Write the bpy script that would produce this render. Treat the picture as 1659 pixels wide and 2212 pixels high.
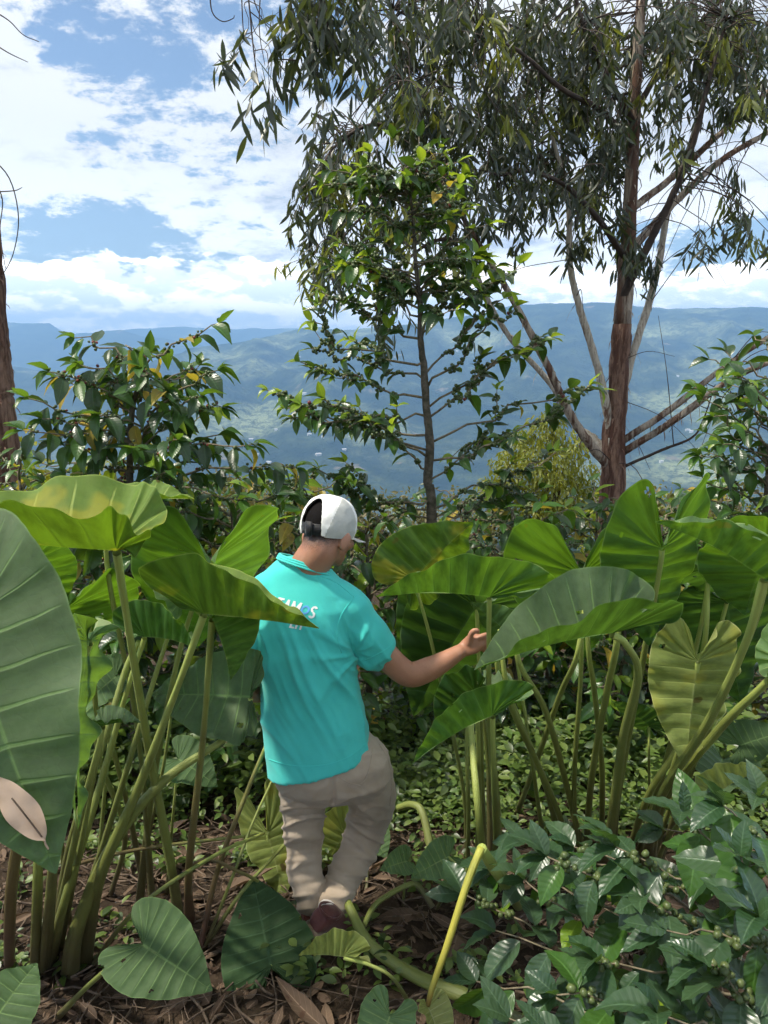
import bpy, bmesh, math, random
import numpy as np
from mathutils import Vector, Matrix, noise
from mathutils.bvhtree import BVHTree

for o in list(bpy.data.objects):
    bpy.data.objects.remove(o)
SC = bpy.context.scene
COL = SC.collection
R = math.radians

# ------------------------------------------------------------------ camera
PITCH = R(12.2)
CAMZ = 2.14
FPX = 26.0 / 36.0 * 2212.0
cam = bpy.data.cameras.new("camera")
cam.lens = 26.0
cam.sensor_width = 36.0
cam.clip_start = 0.05
cam.clip_end = 90000.0
camo = bpy.data.objects.new("camera", cam)
COL.objects.link(camo)
camo.location = (0, 0, CAMZ)
camo.rotation_euler = (R(90) - PITCH, 0, 0)
SC.camera = camo

# ------------------------------------------------------------------ light
SUN_DIR = Vector((-0.50, -0.08, 0.86)).normalized()      # towards the sun
SC.view_settings.view_transform = 'Standard'
SC.view_settings.look = 'None'
SC.view_settings.gamma = 1.0
SC.view_settings.exposure = 0.95
SC.view_settings.use_curve_mapping = False
SC.cycles.use_denoising = True
SC.cycles.use_adaptive_sampling = True
SC.cycles.adaptive_threshold = 0.03
SC.cycles.adaptive_min_samples = 16
SC.cycles.max_bounces = 5
SC.cycles.diffuse_bounces = 3
SC.cycles.glossy_bounces = 2
SC.cycles.transmission_bounces = 4
SC.cycles.volume_bounces = 0
SC.cycles.sample_clamp_indirect = 6.0
SC.cycles.caustics_reflective = False
SC.cycles.caustics_refractive = False

sun = bpy.data.lights.new("sun", 'SUN')
sun.energy = 3.4
sun.angle = R(4.0)
sun.color = (1.0, 0.93, 0.80)
suno = bpy.data.objects.new("sun", sun)
COL.objects.link(suno)
suno.location = (0, 0, 30)
suno.rotation_euler = SUN_DIR.to_track_quat('Z', 'Y').to_euler()


class NT:
    """small helper around a node tree"""
    def __init__(s, tree):
        s.t = tree
        tree.nodes.clear()

    def n(s, kind, ins=None, **props):
        nd = s.t.nodes.new(kind)
        for k, v in props.items():
            setattr(nd, k, v)
        for k, v in (ins or {}).items():
            sock = nd.inputs[k]
            if isinstance(v, bpy.types.NodeSocket):
                s.t.links.new(v, sock)
            else:
                sock.default_value = v
        return nd

    def math(s, op, a, b=0.0, c=0.0, clamp=False):
        m = s.n('ShaderNodeMath', {0: a, 1: b, 2: c}, operation=op, use_clamp=clamp)
        return m.outputs[0]

    def ramp(s, fac, a, b):          # smoothstep a..b
        m = s.n('ShaderNodeMapRange', {'Value': fac, 'From Min': a, 'From Max': b}, interpolation_type='SMOOTHSTEP')
        return m.outputs[0]

    def mix(s, fac, a, b):
        m = s.n('ShaderNodeMix', data_type='RGBA')
        for sock, v in ((m.inputs[0], fac), (m.inputs[6], a), (m.inputs[7], b)):
            if isinstance(v, bpy.types.NodeSocket):
                s.t.links.new(v, sock)
            elif isinstance(v, (tuple, list)):
                sock.default_value = (v[0], v[1], v[2], 1)
            else:
                sock.default_value = v
        return m.outputs[2]

    def noise(s, vec, scale, detail=4, rough=0.55, dist=0.0):
        ins = {'Scale': scale, 'Detail': detail, 'Roughness': rough, 'Distortion': dist}
        if vec is not None:
            ins['Vector'] = vec
        return s.n('ShaderNodeTexNoise', ins).outputs[0]


def make_world():
    w = bpy.data.worlds.new("World")
    SC.world = w
    w.use_nodes = True
    t = NT(w.node_tree)
    sky = t.n('ShaderNodeTexSky', sky_type='NISHITA')
    sky.sun_disc = False
    sky.sun_elevation = math.asin(SUN_DIR.z)
    sky.sun_rotation = math.atan2(SUN_DIR.x, SUN_DIR.y)
    sky.air_density = 1.0
    sky.dust_density = 0.6
    bg1 = t.n('ShaderNodeBackground', {'Color': sky.outputs[0], 'Strength': 0.075})
    d = t.n('ShaderNodeTexCoord').outputs['Generated']
    sp = t.n('ShaderNodeSeparateXYZ', {0: d})
    x, y, z = sp.outputs
    zc = t.math('MAXIMUM', z, 0.0)
    zz = t.math('ADD', zc, 0.24)
    px = t.math('DIVIDE', x, zz)
    py = t.math('DIVIDE', y, zz)
    p = t.n('ShaderNodeCombineXYZ', {0: px, 1: py, 2: 0.0}).outputs[0]
    # broken sheet of cloud seen in perspective
    def sheet(off):
        q = t.n('ShaderNodeVectorMath', {0: p, 1: off}, operation='ADD').outputs[0]
        big = t.noise(q, 0.7, 2, 0.5, 0.0)
        fine = t.noise(q, 3.9, 9, 0.68, 0.10)
        return t.math('ADD', t.math('MULTIPLY', big, 0.75), t.math('MULTIPLY', fine, 0.5))
    O = SKY_OFF
    f0 = sheet((O[0], O[1], 0))
    f1 = sheet((O[0] + 0.06, O[1] + 0.16, 0.0))      # a step towards the light: thin sides stay bright
    m1 = t.ramp(f0, 0.540, 0.590)
    thick = t.ramp(t.math('ADD', f0, t.math('MULTIPLY', t.math('SUBTRACT', f1, f0), 1.6)), 0.58, 0.82)
    c_sheet = t.mix(thick, (1.0, 0.99, 0.975), (0.40, 0.43, 0.50))
    # bank of cumulus along the horizon
    az = t.math('ARCTAN2', x, y)
    def bank(dz):
        q2 = t.n('ShaderNodeCombineXYZ', {0: t.math('MULTIPLY', az, 13.0), 1: t.math('ADD', t.math('MULTIPLY', z, 30.0), dz), 2: 3.3}).outputs[0]
        return t.noise(q2, 1.0, 6, 0.60, 0.1)
    b0 = bank(0.0)
    b1 = bank(0.32)
    topn = t.noise(t.n('ShaderNodeCombineXYZ', {0: t.math('MULTIPLY', az, 13.0), 1: 0.0, 2: 8.1}).outputs[0], 0.8, 3, 0.6)
    hgt = t.math('ADD', t.math('MULTIPLY', t.math('SUBTRACT', topn, 0.5), 0.09), 0.108)
    rel = t.math('SUBTRACT', hgt, z)
    m2 = t.ramp(t.math('ADD', t.math('MULTIPLY', rel, 12.0), t.math('SUBTRACT', b0, 0.48)), 0.0, 0.08)
    shade = t.ramp(t.math('SUBTRACT', b0, b1), -0.06, 0.08)
    c_cum = t.mix(shade, (0.62, 0.64, 0.67), (1.10, 1.02, 0.88))
    glow = t.math('MULTIPLY_ADD', t.math('SUBTRACT', 1.0, t.ramp(zc, 0.02, 0.26)), CLOUD * 0.9, CLOUD)
    bg2 = t.n('ShaderNodeBackground', {'Color': c_sheet, 'Strength': glow})
    bg3 = t.n('ShaderNodeBackground', {'Color': c_cum, 'Strength': CLOUD * 3.0})
    s1 = t.n('ShaderNodeMixShader', {0: t.math('MULTIPLY', m1, 0.98), 1: bg1.outputs[0], 2: bg2.outputs[0]})
    s2 = t.n('ShaderNodeMixShader', {0: m2, 1: s1.outputs[0], 2: bg3.outputs[0]})
    t.n('ShaderNodeOutputWorld', {0: s2.outputs[0]})
    w.cycles.sampling_method = 'MANUAL'
    w.cycles.sample_map_resolution = 512


SKY_OFF = (4.3, 1.0)
CLOUD = 0.60
make_world()

# ------------------------------------------------------------------ geometry helpers
def ray(px, py):
    cx = (px - 829.5) / FPX
    cy = (1106.0 - py) / FPX
    return Vector((cx, math.cos(PITCH) + cy * math.sin(PITCH), -math.sin(PITCH) + cy * math.cos(PITCH)))


def at(px, py, Y):
    d = ray(px, py)
    return Vector((0, 0, CAMZ)) + d * (Y / d.y)


def gz(x, y):
    if y < 2.4:
        z = 0.10 * (2.4 - y)
    elif y < 12:
        z = -0.12 * (y - 2.4)
    else:
        z = -1.152 - 0.30 * (y - 12)
    if y < 16:
        z += 0.035 * noise.noise(Vector((x * 0.9, y * 0.9, 0))) + 0.012 * noise.noise(Vector((x * 4, y * 4, 5)))
    return z


def gnd(px, py, dz=0.0):
    d = ray(px, py)
    t = 0.5
    while t < 60:
        p = Vector((0, 0, CAMZ)) + d * t
        if p.z < gz(p.x, p.y):
            break
        t += 0.01
    return Vector((p.x, p.y, gz(p.x, p.y) + dz))


def link(o, parent=None):
    COL.objects.link(o)
    if parent is not None:
        o.parent = parent
    return o


def world_loc(p):
    v = Vector((0, 0, 0))
    while p is not None:
        v += p.location
        p = p.parent
    return v


def mk(name, V, F, mat, parent=None, uv=None, smooth=True, tint=None):
    me = bpy.data.meshes.new(name)
    V = np.asarray(V, dtype=np.float64)
    if parent is not None:
        V = V - np.array(world_loc(parent))
    if isinstance(F, np.ndarray):
        n, k = F.shape
        me.vertices.add(len(V))
        me.vertices.foreach_set('co', V.astype(np.float32).ravel())
        me.loops.add(n * k)
        me.loops.foreach_set('vertex_index', F.astype(np.int32).ravel())
        me.polygons.add(n)
        me.polygons.foreach_set('loop_start', np.arange(0, n * k, k, dtype=np.int32))
        me.polygons.foreach_set('loop_total', np.full(n, k, dtype=np.int32))
        me.update(calc_edges=True)
    else:
        me.from_pydata([tuple(v) for v in V], [], [tuple(f) for f in F])
        me.update()
    if uv is not None:
        ul = me.uv_layers.new(name='UVMap')
        idx = np.empty(len(me.loops), dtype=np.int32)
        me.loops.foreach_get('vertex_index', idx)
        ul.data.foreach_set('uv', np.asarray(uv, dtype=np.float32)[idx].ravel())
    if tint is not None:
        a = me.attributes.new('tint', 'FLOAT', 'POINT')
        a.data.foreach_set('value', np.asarray(tint, dtype=np.float32))
    if smooth:
        me.polygons.foreach_set('use_smooth', np.ones(len(me.polygons), dtype=bool))
    if isinstance(mat, (list, tuple)):
        for m in mat:
            me.materials.append(m)
    elif mat is not None:
        me.materials.append(mat)
    return link(bpy.data.objects.new(name, me), parent)


def tag(o, label=None, cat=None, group=None, kind=None):
    if label:
        o['label'] = label
    if cat:
        o['category'] = cat
    if group:
        o['group'] = group
    if kind:
        o['kind'] = kind
    return o


def thing(name, label, cat, loc, group=None):
    o = bpy.data.objects.new(name, None)
    o.empty_display_size = 0.1
    COL.objects.link(o)
    o.location = loc
    return tag(o, label, cat, group)


class MB:
    """collects tubes / pieces into one mesh"""
    def __init__(s):
        s.V = []
        s.F = []
        s.UV = []

    def tube(s, pts, rad, n=8, cap=True, v0=0.0, v1=1.0, wob=0.0, rib=0.0):
        pts = [Vector(p) for p in pts]
        m = len(pts)
        if not hasattr(rad, '__len__'):
            rad = [rad] * m
        b = len(s.V)
        ref = None
        for i, p in enumerate(pts):
            t = (pts[min(i + 1, m - 1)] - pts[max(i - 1, 0)])
            if t.length < 1e-9:
                t = Vector((0, 0, 1))
            t.normalize()
            if ref is None:
                ref = t.orthogonal().normalized()
            ref = (ref - t * ref.dot(t)).normalized()
            bi = t.cross(ref)
            for k in range(n):
                a = 2 * math.pi * k / n
                r = rad[i]
                if rib:
                    r *= 1 + rib * (1 if k % 2 else -1) + 0.5 * rib * noise.noise(Vector((k * 0.7, i * 0.5, b * 0.13)))
                if wob:
                    r *= 1 + wob * noise.noise(Vector((k * 1.7, i * 0.9, b * 0.37)))
                q = p + (ref * math.cos(a) + bi * math.sin(a)) * r
                s.V.append(tuple(q))
                s.UV.append((k / n, v0 + (v1 - v0) * i / max(1, m - 1)))
        for i in range(m - 1):
            for k in range(n):
                k2 = (k + 1) % n
                s.F.append((b + i * n + k, b + i * n + k2, b + (i + 1) * n + k2, b + (i + 1) * n + k))
        if cap:
            s.F.append(tuple(b + k for k in reversed(range(n))))
            s.F.append(tuple(b + (m - 1) * n + k for k in range(n)))

    def add(s, V, F):
        b = len(s.V)
        s.V += [tuple(v) for v in V]
        s.UV += [(0, 0)] * len(V)
        s.F += [tuple(i + b for i in f) for f in F]

    def build(s, name, mat, parent=None, smooth=True):
        return mk(name, s.V, s.F, mat, parent, uv=s.UV, smooth=smooth)


def spline(pts, n=6):
    """Catmull-Rom through points"""
    P = [Vector(p) for p in pts]
    if len(P) < 3:
        return [P[0].lerp(P[-1], i / n) for i in range(n + 1)]
    out = []
    Q = [P[0] * 2 - P[1]] + P + [P[-1] * 2 - P[-2]]
    for i in range(1, len(Q) - 2):
        a, b, c, d = Q[i - 1], Q[i], Q[i + 1], Q[i + 2]
        for k in range(n):
            t = k / n
            out.append(0.5 * ((2 * b) + (c - a) * t + (2 * a - 5 * b + 4 * c - d) * t * t + (3 * b - a - 3 * c + d) * t ** 3))
    out.append(P[-1])
    return out


def lerp_list(vals, n):
    m = len(vals) - 1
    out = []
    for i in range(n):
        f = i / (n - 1) * m
        k = min(int(f), m - 1)
        out.append(vals[k] + (vals[k + 1] - vals[k]) * (f - k))
    return out


def frames(D, Nn):
    """columns x,y,z with y along D and z near Nn; arrays (n,3)"""
    D = D / np.linalg.norm(D, axis=1, keepdims=True)
    Z = Nn - D * np.sum(D * Nn, axis=1, keepdims=True)
    l = np.linalg.norm(Z, axis=1, keepdims=True)
    bad = (l[:, 0] < 1e-4)
    Z[bad] = np.cross(D[bad], np.array([[0.3, 0.7, 0.2]]))
    Z = Z / np.linalg.norm(Z, axis=1, keepdims=True)
    X = np.cross(D, Z)
    return np.stack([X, D, Z], axis=2)


def inst(tv, tf, M, P, S):
    k = len(tv)
    V = np.einsum('nij,kj->nki', M, tv) * S[:, None, None] + P[:, None, :]
    F = tf[None, :, :] + (np.arange(len(P)) * k)[:, None, None]
    return V.reshape(-1, 3), F.reshape(-1, tf.shape[1])


# ------------------------------------------------------------------ materials
def newmat(name):
    m = bpy.data.materials.new(name)
    m.use_nodes = True
    return m, NT(m.node_tree)


def rnd_socket(t):
    a = t.n('ShaderNodeAttribute', attribute_name='tint').outputs['Fac']
    o = t.n('ShaderNodeObjectInfo').outputs['Random']
    return t.math('FRACT', t.math('ADD', a, o))


def leaf_mat(name, c1, c2, tr, tw=0.3, rough=0.4, veins=True, under=None, spec=0.5, spots=None, nveins=9.0):
    m, t = newmat(name)
    r = rnd_socket(t)
    col = t.mix(r, c1, c2)
    geo = t.n('ShaderNodeNewGeometry')
    if veins:
        nz = t.noise(geo.outputs['Position'], 26.0, 2, 0.6)
        col = t.mix(t.math('MULTIPLY', t.math('SUBTRACT', nz, 0.3), 0.5, clamp=True), col, tuple(c * 0.55 for c in c1))
    if under is not None:
        col = t.mix(geo.outputs['Backfacing'], col, under)
    bump = None
    if veins:
        uv = t.n('ShaderNodeUVMap', uv_map='UVMap').outputs[0]
        s = t.n('ShaderNodeSeparateXYZ', {0: uv})
        ax = t.math('ABSOLUTE', t.math('SUBTRACT', s.outputs[0], 0.5))
        mid = t.math('SUBTRACT', 1.0, t.ramp(ax, 0.012, 0.045))
        ph = t.math('FRACT', t.math('MULTIPLY', t.math('SUBTRACT', s.outputs[1], t.math('MULTIPLY', ax, 0.32)), nveins))
        lat = t.math('ABSOLUTE', t.math('SUBTRACT', ph, 0.5))
        latv = t.math('SUBTRACT', 1.0, t.ramp(lat, 0.0, 0.10))
        v = t.math('MAXIMUM', mid, t.math('MULTIPLY', latv, 0.35))
        lite = tuple(min(1, c * 1.7 + 0.02) for c in c2)
        col = t.mix(t.math('MULTIPLY', v, 0.55), col, lite)
        h = t.math('SUBTRACT', t.math('MULTIPLY', lat, 1.0), t.math('MULTIPLY', mid, 0.4))
        bump = t.n('ShaderNodeBump', {'Height': h, 'Strength': 0.22, 'Distance': 0.005}).outputs[0]
    if spots:
        sp = t.ramp(t.noise(geo.outputs['Position'], 30.0, 2, 0.5), 0.62, 0.70)
        col = t.mix(sp, col, spots)
    ins = {'Base Color': col, 'Roughness': rough, 'Specular IOR Level': spec}
    if bump is not None:
        ins['Normal'] = bump
    p = t.n('ShaderNodeBsdfPrincipled', ins)
    trc = t.mix(r, tr, tuple(c * 0.7 for c in tr))
    tl = t.n('ShaderNodeBsdfTranslucent', {'Color': trc})
    s = t.n('ShaderNodeMixShader', {0: tw, 1: p.outputs[0], 2: tl.outputs[0]})
    t.n('ShaderNodeOutputMaterial', {0: s.outputs[0]})
    return m


def taro_mat(name, top, top2, under, vein, tr, tw=0.34, spot=None, blotch=0.0):
    """big arum blade: uv.x runs along the margin (veins are lines of constant uv.x), uv.y from rib to margin"""
    m, t = newmat(name)
    geo = t.n('ShaderNodeNewGeometry')
    back = geo.outputs['Backfacing']
    uv = t.n('ShaderNodeUVMap', uv_map='UVMap').outputs[0]
    s = t.n('ShaderNodeSeparateXYZ', {0: uv})
    u, v = s.outputs[0], s.outputs[1]
    ob = t.n('ShaderNodeTexCoord').outputs['Object']
    warp = t.math('MULTIPLY', t.math('SUBTRACT', t.noise(ob, 9.0, 2), 0.5), 0.02)
    uu = t.math('ADD', u, warp)
    ph = t.math('ABSOLUTE', t.math('SUBTRACT', t.math('FRACT', t.math('MULTIPLY', uu, 13.0)), 0.5))
    # the vein tapers towards the margin
    wd = t.math('ADD', 0.020, t.math('MULTIPLY', t.math('SUBTRACT', 1.0, v), 0.035))
    lat = t.math('SUBTRACT', 1.0, t.ramp(t.math('DIVIDE', ph, wd), 0.4, 1.6))
    lat = t.math('MULTIPLY', lat, t.math('SUBTRACT', 1.0, t.ramp(v, 0.75, 0.98)))
    soft = t.math('SUBTRACT', 1.0, t.ramp(ph, 0.0, 0.32))
    mid = t.math('SUBTRACT', 1.0, t.ramp(v, 0.012, 0.045))
    edge = t.ramp(v, 0.975, 0.992)
    n1 = t.noise(ob, 7.0, 4, 0.6)
    n2 = t.noise(ob, 55.0, 4, 0.65)
    net = t.n('ShaderNodeTexVoronoi', {'Vector': ob, 'Scale': 46.0}, feature='DISTANCE_TO_EDGE').outputs[0]
    rnd = t.n('ShaderNodeObjectInfo').outputs['Random']
    stv = t.n('ShaderNodeCombineXYZ', {0: t.math('MULTIPLY', u, 26.0), 1: t.math('MULTIPLY', v, 1.6), 2: t.math('MULTIPLY', t.n('ShaderNodeObjectInfo').outputs['Random'], 40.0)}).outputs[0]
    streak = t.ramp(t.noise(stv, 1.0, 3, 0.6), 0.30, 0.70)
    base = t.mix(t.ramp(n1, 0.32, 0.68), top, top2)
    base = t.mix(t.math('MULTIPLY', streak, 0.62), base, tuple(c * 0.48 for c in top))
    base = t.mix(t.math('MULTIPLY', rnd, 0.45), base, tuple(c * 0.7 for c in top))
    base = t.mix(t.math('MULTIPLY', soft, 0.35), base, tuple(min(1, c * 1.55) for c in top2))
    vv = t.math('MAXIMUM', t.math('MULTIPLY', lat, 0.30), t.math('MULTIPLY', mid, 0.8))
    ctop = t.mix(t.math('MULTIPLY', vv, 0.30), base, vein)
    und = t.mix(t.ramp(n1, 0.3, 0.7), under, tuple(c * 0.72 for c in under))
    cund = t.mix(t.math('MULTIPLY', t.math('MAXIMUM', lat, mid), 0.9), und, vein)
    col = t.mix(back, ctop, cund)
    col = t.mix(t.math('MULTIPLY', t.math('SUBTRACT', n2, 0.45), 0.9, clamp=True), col, tuple(c * 0.5 for c in top))
    col = t.mix(t.math('MULTIPLY', edge, 0.5), col, vein)
    if blotch:
        bl = t.ramp(t.noise(ob, 5.5, 3, 0.6), 0.56, 0.66)
        col = t.mix(t.math('MULTIPLY', bl, blotch), col, (0.42, 0.36, 0.04))
    if spot:
        sp = t.ramp(t.noise(ob, 13.0, 2, 0.45), 0.715, 0.735)
        col = t.mix(sp, col, spot)
    h = t.math('ADD', t.math('MULTIPLY', soft, -0.6), t.math('ADD', t.math('MULTIPLY', n2, 0.12), t.math('MULTIPLY', t.ramp(net, 0.0, 0.09), 0.03)))
    h = t.math('SUBTRACT', h, t.math('MULTIPLY', t.math('MULTIPLY', lat, 0.45), t.math('SUBTRACT', 1.0, t.math('MULTIPLY', back, 2.0))))
    bump = t.n('ShaderNodeBump', {'Height': h, 'Strength': 0.40, 'Distance': 0.006}).outputs[0]
    p = t.n('ShaderNodeBsdfPrincipled', {'Base Color': col, 'Roughness': t.math('ADD', 0.50, t.math('MULTIPLY', n1, 0.2)),
                                        'Specular IOR Level': 0.13, 'Normal': bump})
    trc = t.mix(t.math('MULTIPLY', streak, 0.75), tuple(min(1, c * 1.15) for c in tr), tuple(c * 0.38 for c in tr))
    trc = t.mix(t.math('MULTIPLY', lat, 0.5), trc, tuple(c * 0.45 for c in tr))
    trc = t.mix(t.math('MULTIPLY', soft, 0.35), trc, tuple(min(1, c * 1.3) for c in tr))
    if blotch:
        trc = t.mix(t.math('MULTIPLY', bl, blotch), trc, (0.62, 0.55, 0.03))
    tl = t.n('ShaderNodeBsdfTranslucent', {'Color': trc, 'Normal': bump})
    sh = t.n('ShaderNodeMixShader', {0: tw, 1: p.outputs[0], 2: tl.outputs[0]})
    t.n('ShaderNodeOutputMaterial', {0: sh.outputs[0]})
    return m


def petiole_mat(name, lo, mid, hi):
    m, t = newmat(name)
    uv = t.n('ShaderNodeUVMap', uv_map='UVMap').outputs[0]
    s = t.n('ShaderNodeSeparateXYZ', {0: uv})
    ob = t.n('ShaderNodeTexCoord').outputs['Object']
    st = t.n('ShaderNodeVectorMath', {0: uv, 1: (14.0, 3.0, 1.0)}, operation='MULTIPLY').outputs[0]
    n = t.noise(st, 1.6, 5, 0.6)
    f = t.math('ADD', s.outputs[1], t.math('MULTIPLY', t.math('SUBTRACT', t.noise(ob, 6.0, 3), 0.5), 0.35))
    c = t.mix(t.ramp(f, 0.05, 0.35), lo, mid)
    c = t.mix(t.ramp(f, 0.4, 0.95), c, hi)
    c = t.mix(t.math('MULTIPLY', t.math('SUBTRACT', n, 0.35), 0.8, clamp=True), c, tuple(x * 0.55 for x in mid))
    b = t.n('ShaderNodeBump', {'Height': n, 'Strength': 0.6, 'Distance': 0.005}).outputs[0]
    p = t.n('ShaderNodeBsdfPrincipled', {'Base Color': c, 'Roughness': 0.5, 'Normal': b, 'Subsurface Weight': 0.0})
    t.n('ShaderNodeOutputMaterial', {0: p.outputs[0]})
    return m


def plain_mat(name, c1, c2, rough=0.7, scale=20.0, bump=0.3, dist=0.01, detail=5, stretch=None, spec=0.4):
    m, t = newmat(name)
    ob = t.n('ShaderNodeTexCoord').outputs['Object']
    if stretch:
        ob = t.n('ShaderNodeVectorMath', {0: ob, 1: stretch}, operation='MULTIPLY').outputs[0]
    n = t.noise(ob, scale, detail, 0.62)
    c = t.mix(t.ramp(n, 0.32, 0.68), c1, c2)
    b = t.n('ShaderNodeBump', {'Height': n, 'Strength': bump, 'Distance': dist}).outputs[0]
    p = t.n('ShaderNodeBsdfPrincipled', {'Base Color': c, 'Roughness': rough, 'Normal': b, 'Specular IOR Level': spec})
    t.n('ShaderNodeOutputMaterial', {0: p.outputs[0]})
    return m


def bark_mat(name, pale, brown, thr=(0.45, 0.55), sc=1.0):
    m, t = newmat(name)
    ob = t.n('ShaderNodeTexCoord').outputs['Object']
    st = t.n('ShaderNodeVectorMath', {0: ob, 1: (9.0 * sc, 9.0 * sc, 1.2 * sc)}, operation='MULTIPLY').outputs[0]
    n = t.noise(st, 1.0, 6, 0.6, 0.6)
    f = t.noise(st, 5.0, 5, 0.7)
    c = t.mix(t.ramp(n, thr[0], thr[1]), pale, brown)
    c = t.mix(t.math('MULTIPLY', t.ramp(f, 0.42, 0.68), 0.6), c, tuple(x * 0.4 for x in brown))
    h = t.math('ADD', t.math('MULTIPLY', t.ramp(n, thr[0], thr[1]), 0.7), t.math('MULTIPLY', f, 0.6))
    b = t.n('ShaderNodeBump', {'Height': h, 'Strength': 0.9, 'Distance': 0.02}).outputs[0]
    p = t.n('ShaderNodeBsdfPrincipled', {'Base Color': c, 'Roughness': 0.85, 'Normal': b, 'Specular IOR Level': 0.2})
    t.n('ShaderNodeOutputMaterial', {0: p.outputs[0]})
    return m


M = {}
M['taro'] = taro_mat('taro_leaf', (0.036, 0.092, 0.026), (0.056, 0.125, 0.036), (0.16, 0.26, 0.115), (0.34, 0.44, 0.16), (0.185, 0.37, 0.015), 0.34, spot=(0.10, 0.07, 0.02))
M['taro_yel'] = taro_mat('taro_leaf_mottled', (0.042, 0.098, 0.022), (0.075, 0.140, 0.028), (0.17, 0.26, 0.06), (0.36, 0.44, 0.12), (0.175, 0.31, 0.012), 0.38, blotch=0.45, spot=(0.07, 0.05, 0.015))
M['taro_pale'] = taro_mat('taro_leaf_old', (0.18, 0.24, 0.07), (0.24, 0.28, 0.08), (0.36, 0.40, 0.15), (0.60, 0.62, 0.30), (0.62, 0.66, 0.12), 0.36, spot=(0.05, 0.03, 0.015), blotch=0.3)
M['taro_grey'] = taro_mat('taro_leaf_bloom', (0.011, 0.034, 0.009), (0.019, 0.048, 0.014), (0.10, 0.15, 0.075), (0.15, 0.24, 0.09), (0.16, 0.34, 0.03), 0.24, spot=(0.06, 0.045, 0.015))
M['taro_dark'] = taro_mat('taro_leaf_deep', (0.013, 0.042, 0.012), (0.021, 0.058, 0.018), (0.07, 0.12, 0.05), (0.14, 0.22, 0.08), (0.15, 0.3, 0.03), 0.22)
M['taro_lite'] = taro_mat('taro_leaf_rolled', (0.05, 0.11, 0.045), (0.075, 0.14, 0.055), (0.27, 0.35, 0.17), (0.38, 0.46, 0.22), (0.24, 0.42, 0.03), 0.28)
M['taro_shade'] = taro_mat('taro_leaf_shaded', (0.006, 0.020, 0.011), (0.010, 0.028, 0.015), (0.04, 0.08, 0.03), (0.06, 0.11, 0.05), (0.08, 0.18, 0.02), 0.15)  # deep leaf green darkened further: shade by the shoe painted into the colour
M['petiole'] = petiole_mat('petiole_green', (0.085, 0.070, 0.030), (0.17, 0.20, 0.045), (0.42, 0.50, 0.12))
M['petiole_b'] = petiole_mat('petiole_brown', (0.09, 0.045, 0.03), (0.13, 0.10, 0.035), (0.30, 0.36, 0.08))
M['petiole_y'] = petiole_mat('petiole_yellow', (0.24, 0.14, 0.04), (0.40, 0.36, 0.05), (0.42, 0.42, 0.07))
M['cof'] = leaf_mat('coffee_leaf', (0.014, 0.040, 0.012), (0.028, 0.066, 0.018), (0.16, 0.30, 0.02), 0.20, 0.30)
M['cof_mid'] = leaf_mat('coffee_leaf_green', (0.030, 0.085, 0.016), (0.055, 0.13, 0.022), (0.26, 0.46, 0.03), 0.28, 0.33)
M['cof_new'] = leaf_mat('coffee_leaf_young', (0.11, 0.22, 0.018), (0.19, 0.28, 0.022), (0.52, 0.68, 0.04), 0.38, 0.33)
M['cof_yel'] = leaf_mat('coffee_leaf_yellowing', (0.22, 0.20, 0.03), (0.40, 0.27, 0.02), (0.7, 0.55, 0.05), 0.35, 0.45, spots=(0.16, 0.07, 0.02))
M['cof_sat'] = leaf_mat('coffee_leaf_satin', (0.024, 0.060, 0.026), (0.052, 0.098, 0.044), (0.2, 0.38, 0.04), 0.22, 0.32, spec=0.6)
M['berry'] = plain_mat('coffee_berry_green', (0.050, 0.075, 0.026), (0.10, 0.13, 0.042), 0.38, 30, 0.1, 0.002)
M['berry_r'] = plain_mat('coffee_berry_red', (0.09, 0.014, 0.014), (0.22, 0.05, 0.03), 0.35, 30, 0.1, 0.002)
M['cbark'] = plain_mat('coffee_bark', (0.14, 0.115, 0.085), (0.055, 0.05, 0.032), 0.9, 30, 0.8, 0.01)
M['ctwig'] = plain_mat('coffee_twig', (0.22, 0.18, 0.12), (0.10, 0.085, 0.05), 0.85, 40, 0.5, 0.004)
M['ebark'] = bark_mat('eucalyptus_bark', (0.42, 0.35, 0.27), (0.15, 0.085, 0.058), (0.47, 0.58))
M['ebark_r'] = bark_mat('eucalyptus_bark_red', (0.27, 0.165, 0.115), (0.115, 0.058, 0.040), (0.42, 0.58), 1.6)
M['epale'] = bark_mat('eucalyptus_smooth_bark', (0.50, 0.45, 0.36), (0.20, 0.11, 0.07), (0.60, 0.68))
M['etwig'] = plain_mat('eucalyptus_twig', (0.075, 0.055, 0.042), (0.04, 0.03, 0.025), 0.85, 12, 0.5, 0.01)
M['eleaf'] = leaf_mat('eucalyptus_leaf', (0.020, 0.030, 0.020), (0.056, 0.068, 0.048), (0.17, 0.22, 0.03), 0.22, 0.42, veins=False)
M['eleaf_y'] = leaf_mat('eucalyptus_leaf_olive', (0.07, 0.095, 0.026), (0.13, 0.14, 0.032), (0.42, 0.46, 0.05), 0.36, 0.45, veins=False)
M['bush'] = leaf_mat('far_bush_leaf', (0.055, 0.065, 0.022), (0.15, 0.125, 0.05), (0.3, 0.3, 0.05), 0.28, 0.5, veins=False)
M['ytree'] = leaf_mat('yellow_green_leaf', (0.10, 0.135, 0.018), (0.21, 0.22, 0.022), (0.5, 0.5, 0.03), 0.33, 0.5, veins=False)
M['herb'] = leaf_mat('herb_leaf', (0.065, 0.12, 0.022), (0.14, 0.19, 0.045), (0.4, 0.55, 0.05), 0.3, 0.45, veins=False)
M['herb_d'] = leaf_mat('herb_leaf_dark', (0.03, 0.06, 0.018), (0.06, 0.09, 0.025), (0.2, 0.3, 0.04), 0.25, 0.4, veins=False)
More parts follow.
